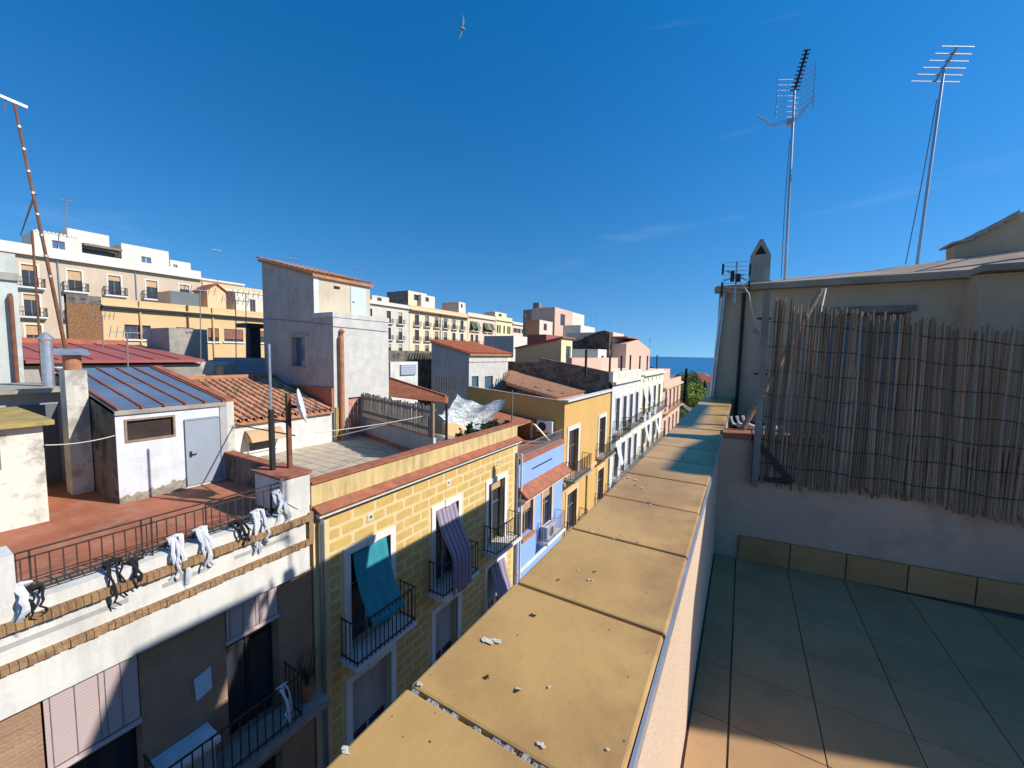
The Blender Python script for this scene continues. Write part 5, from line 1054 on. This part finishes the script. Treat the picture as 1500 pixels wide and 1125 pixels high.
# tall leaning mast and bent pipes over the red roof
b0,t0=PX(100,530,-18.5),PX(20,148,-18.5); t=E('leaning_mast',b0,'very tall leaning antenna mast with clamp rings over the red roof','antenna')
m_=b0.lerp(t0,.30); MB().tube([b0,m_,t0],[.05,.045,.03],9).build('pole','rust',t); q=MB()
for k in range(8): c=b0.lerp(t0,.35+.08*k); q.tube([c-Vector((0,0,.03)),c+Vector((0,0,.03))],.055,9)
q.build('clamp_rings','galv',t); q=MB(); q.bar(t0+Vector((0,.25,-.05)),t0+Vector((0,-1.4,.15)),.035)
for k in range(9): c=t0+Vector((0,-.15-.14*k,-.02)); q.bar(c-Vector((.15,0,.32)),c+Vector((.0,0,.05)),.014)
q.build('aerial_elements','metal',t)
b0,t0=PX(58,500,-18.6),PX(47,338,-18.6); t=E('roof_pole',b0,'straight rusty pole beside the galvanised flue','pole'); MB().tube([b0-Vector((0,0,1)),t0],.028,8).build('pole','rust',t)
wire('guy_wire',[PX(52,282,-18.5),PX(30,345,-40)],.03,'dark guy wire from the leaning mast','greycable')
wire('clothes_line',[PX(66,652,-11.45),PX(168,638,-11.47)],.010,'pair of slack white lines between the two roof huts','cable',.05)
wire('clothes_line',[PX(487,640,-12.5),PX(640,600,-10.0)],.010,'upper white clothes line running to the picket fence','cable',.05)
wire('clothes_line',[PX(462,634,-8.3),PX(635,606,-9.6)],.010,'lower white clothes line running to the picket fence','cable',.05)
# ================================================================ END OF THE STREET
for i,(px,py,Y_,h_,rx_,rz_,lm,lab,n,s_,sh,nm) in enumerate([(1003,590,86,11.5,1.0,5.0,'leaf_dark','tall narrow dark cypress at the end of the street',2600,.30,1.5,'cypress_tree'),(1031,590,100,9.5,1.2,3.8,'leaf_dark','shorter dark cypress beside the rooftop house corner',2200,.3,1.4,'cypress_tree'),
  (993,592,95,7.0,3.2,3.2,'leaf_lime','bright lime green tree left of the tall cypress',3000,.24,1,'leafy_tree'),(1015,592,98,6.6,2.8,2.8,'leaf_lime','wide lime green tree right of the tall cypress',3400,.24,1,'leafy_tree'),(1022,596,92,4.6,2.4,2.2,'leaf_lime','low lime green bush in front of the shorter cypress',2400,.2,1,'leafy_tree'),(1006,575,135,11,4,4.2,'leaf_mid','darker round tree behind the tall cypress',2600,.32,1,'leafy_tree'),(988,585,110,7,2.8,3,'leaf_mid','mid green tree against the pink corner building',2000,.26,1,'leafy_tree')]):
    p=PY(px,py,Y_); zt_={0:PY(px,541,Y_).z,1:PY(px,557,Y_).z,2:PY(px,556,Y_).z,3:PY(px,560,Y_).z,4:PY(px,575,Y_).z,5:PY(px,542,Y_).z,6:PY(px,560,Y_).z}[i]
    h2=zt_-gh(p.x,Y_); tree(nm,(p.x,Y_,gh(p.x,Y_)),h2,rx_,rz_,lab,'tree',lm,n,s_,None,sh,.25)
p0,p1=PY(984,592,78),PY(1022,584,84); t=E('rubble_wall',(p0.x,78,GZ),'old stone rubble wall below the trees at the street end','wall')
q=MB(); q.grid(lambda u,v:(p0.x-4+(p1.x-p0.x+14)*u,80+2*math.sin(u*8),GZ+v*(p0.z-GZ+1.2*math.sin(u*11)-.8*u)+.0),30,10); q.build('masonry','rubble',t)
so_=t.children[0].modifiers.new('thick','SOLIDIFY'); so_.thickness=1.2
for i,(px,py) in enumerate([(988,604),(984,612)]):
    p=PY(px,py,66+3*i); q=MB(); foliage(q,(p.x,p.y,p.z-.8),2.2,2.2,1.6,900,.2); o=q.build('shrub','leaf_mid'); T(o,['green shrub below the rubble wall','second green shrub nearer the pink corner building'][i],'shrub')
for i,(x,y_,wd,hh,mt,rm_,lab) in enumerate([(-22,170,10,7,'farpink','redcap','pink villa with red roof among the far trees'),(-9,190,9,6,'ochre','redcap','ochre villa with red roof near the shorter cypress'),(-2,150,8,6,'farcream','redcap','cream villa with red roof beside the house corner')]):
    pz_={0:PY(1000,558,y_),1:PY(1022,553,y_),2:PY(1033,560,y_)}[i]; x=pz_.x; z1=pz_.z; t=E('villa',(x,y_,z1-14),lab,'house'); MB().box(x-wd/2,x+wd/2,y_,y_+9,z1-14,z1).build('wall',mt,t)
    MB().hexa([(x-wd/2-.5,y_-.5,z1),(x+wd/2+.5,y_-.5,z1),(x+wd/2+.5,y_+9.5,z1),(x-wd/2-.5,y_+9.5,z1)],[(x-wd/4,y_+3.5,z1+2),(x+wd/4,y_+3.5,z1+2),(x+wd/4,y_+5.5,z1+2),(x-wd/4,y_+5.5,z1+2)]).build('roof',rm_,t)
    for k in range(3): MB().box(x-wd/2+1+k*wd*.3,x-wd/2+2.1+k*wd*.3,y_-.05,y_+.02,z1-3.2,z1-1.2).build('window','glass',t)
p=PY(963,532,120); hl=MB(); hl.grid(lambda u,v:(p.x-14+26*u,120+30*v,GZ-8+(p.z-GZ+7)*math.sin(math.pi*min(1,.15+u*.8))*(1-.15*v)),20,4); T(hl.build('hill','earth',None,True),kind='structure')
# gull overhead
p=ray(677,42); p=p*(30/p.length); t=E('gull',p,'dark gull gliding high in the blue sky','bird')
q=MB().tube([p+Vector((-.10,-.18,-.05)),p+Vector((-.03,-.05,0)),p+Vector((.04,.08,.03)),p+Vector((.08,.17,.05))],[.02,.07,.07,.03],8); q.build('body','greycable',t,True)
for s_ in (-1,1): MB().prism([p+Vector((0,.05,.02)),p+Vector((s_*.10,.05,s_*.32+.05)),p+Vector((s_*.14,-.10,s_*.62)),p+Vector((s_*.07,-.05,s_*.28))],(.012,.0,.0)).build('wing','greycable',t)
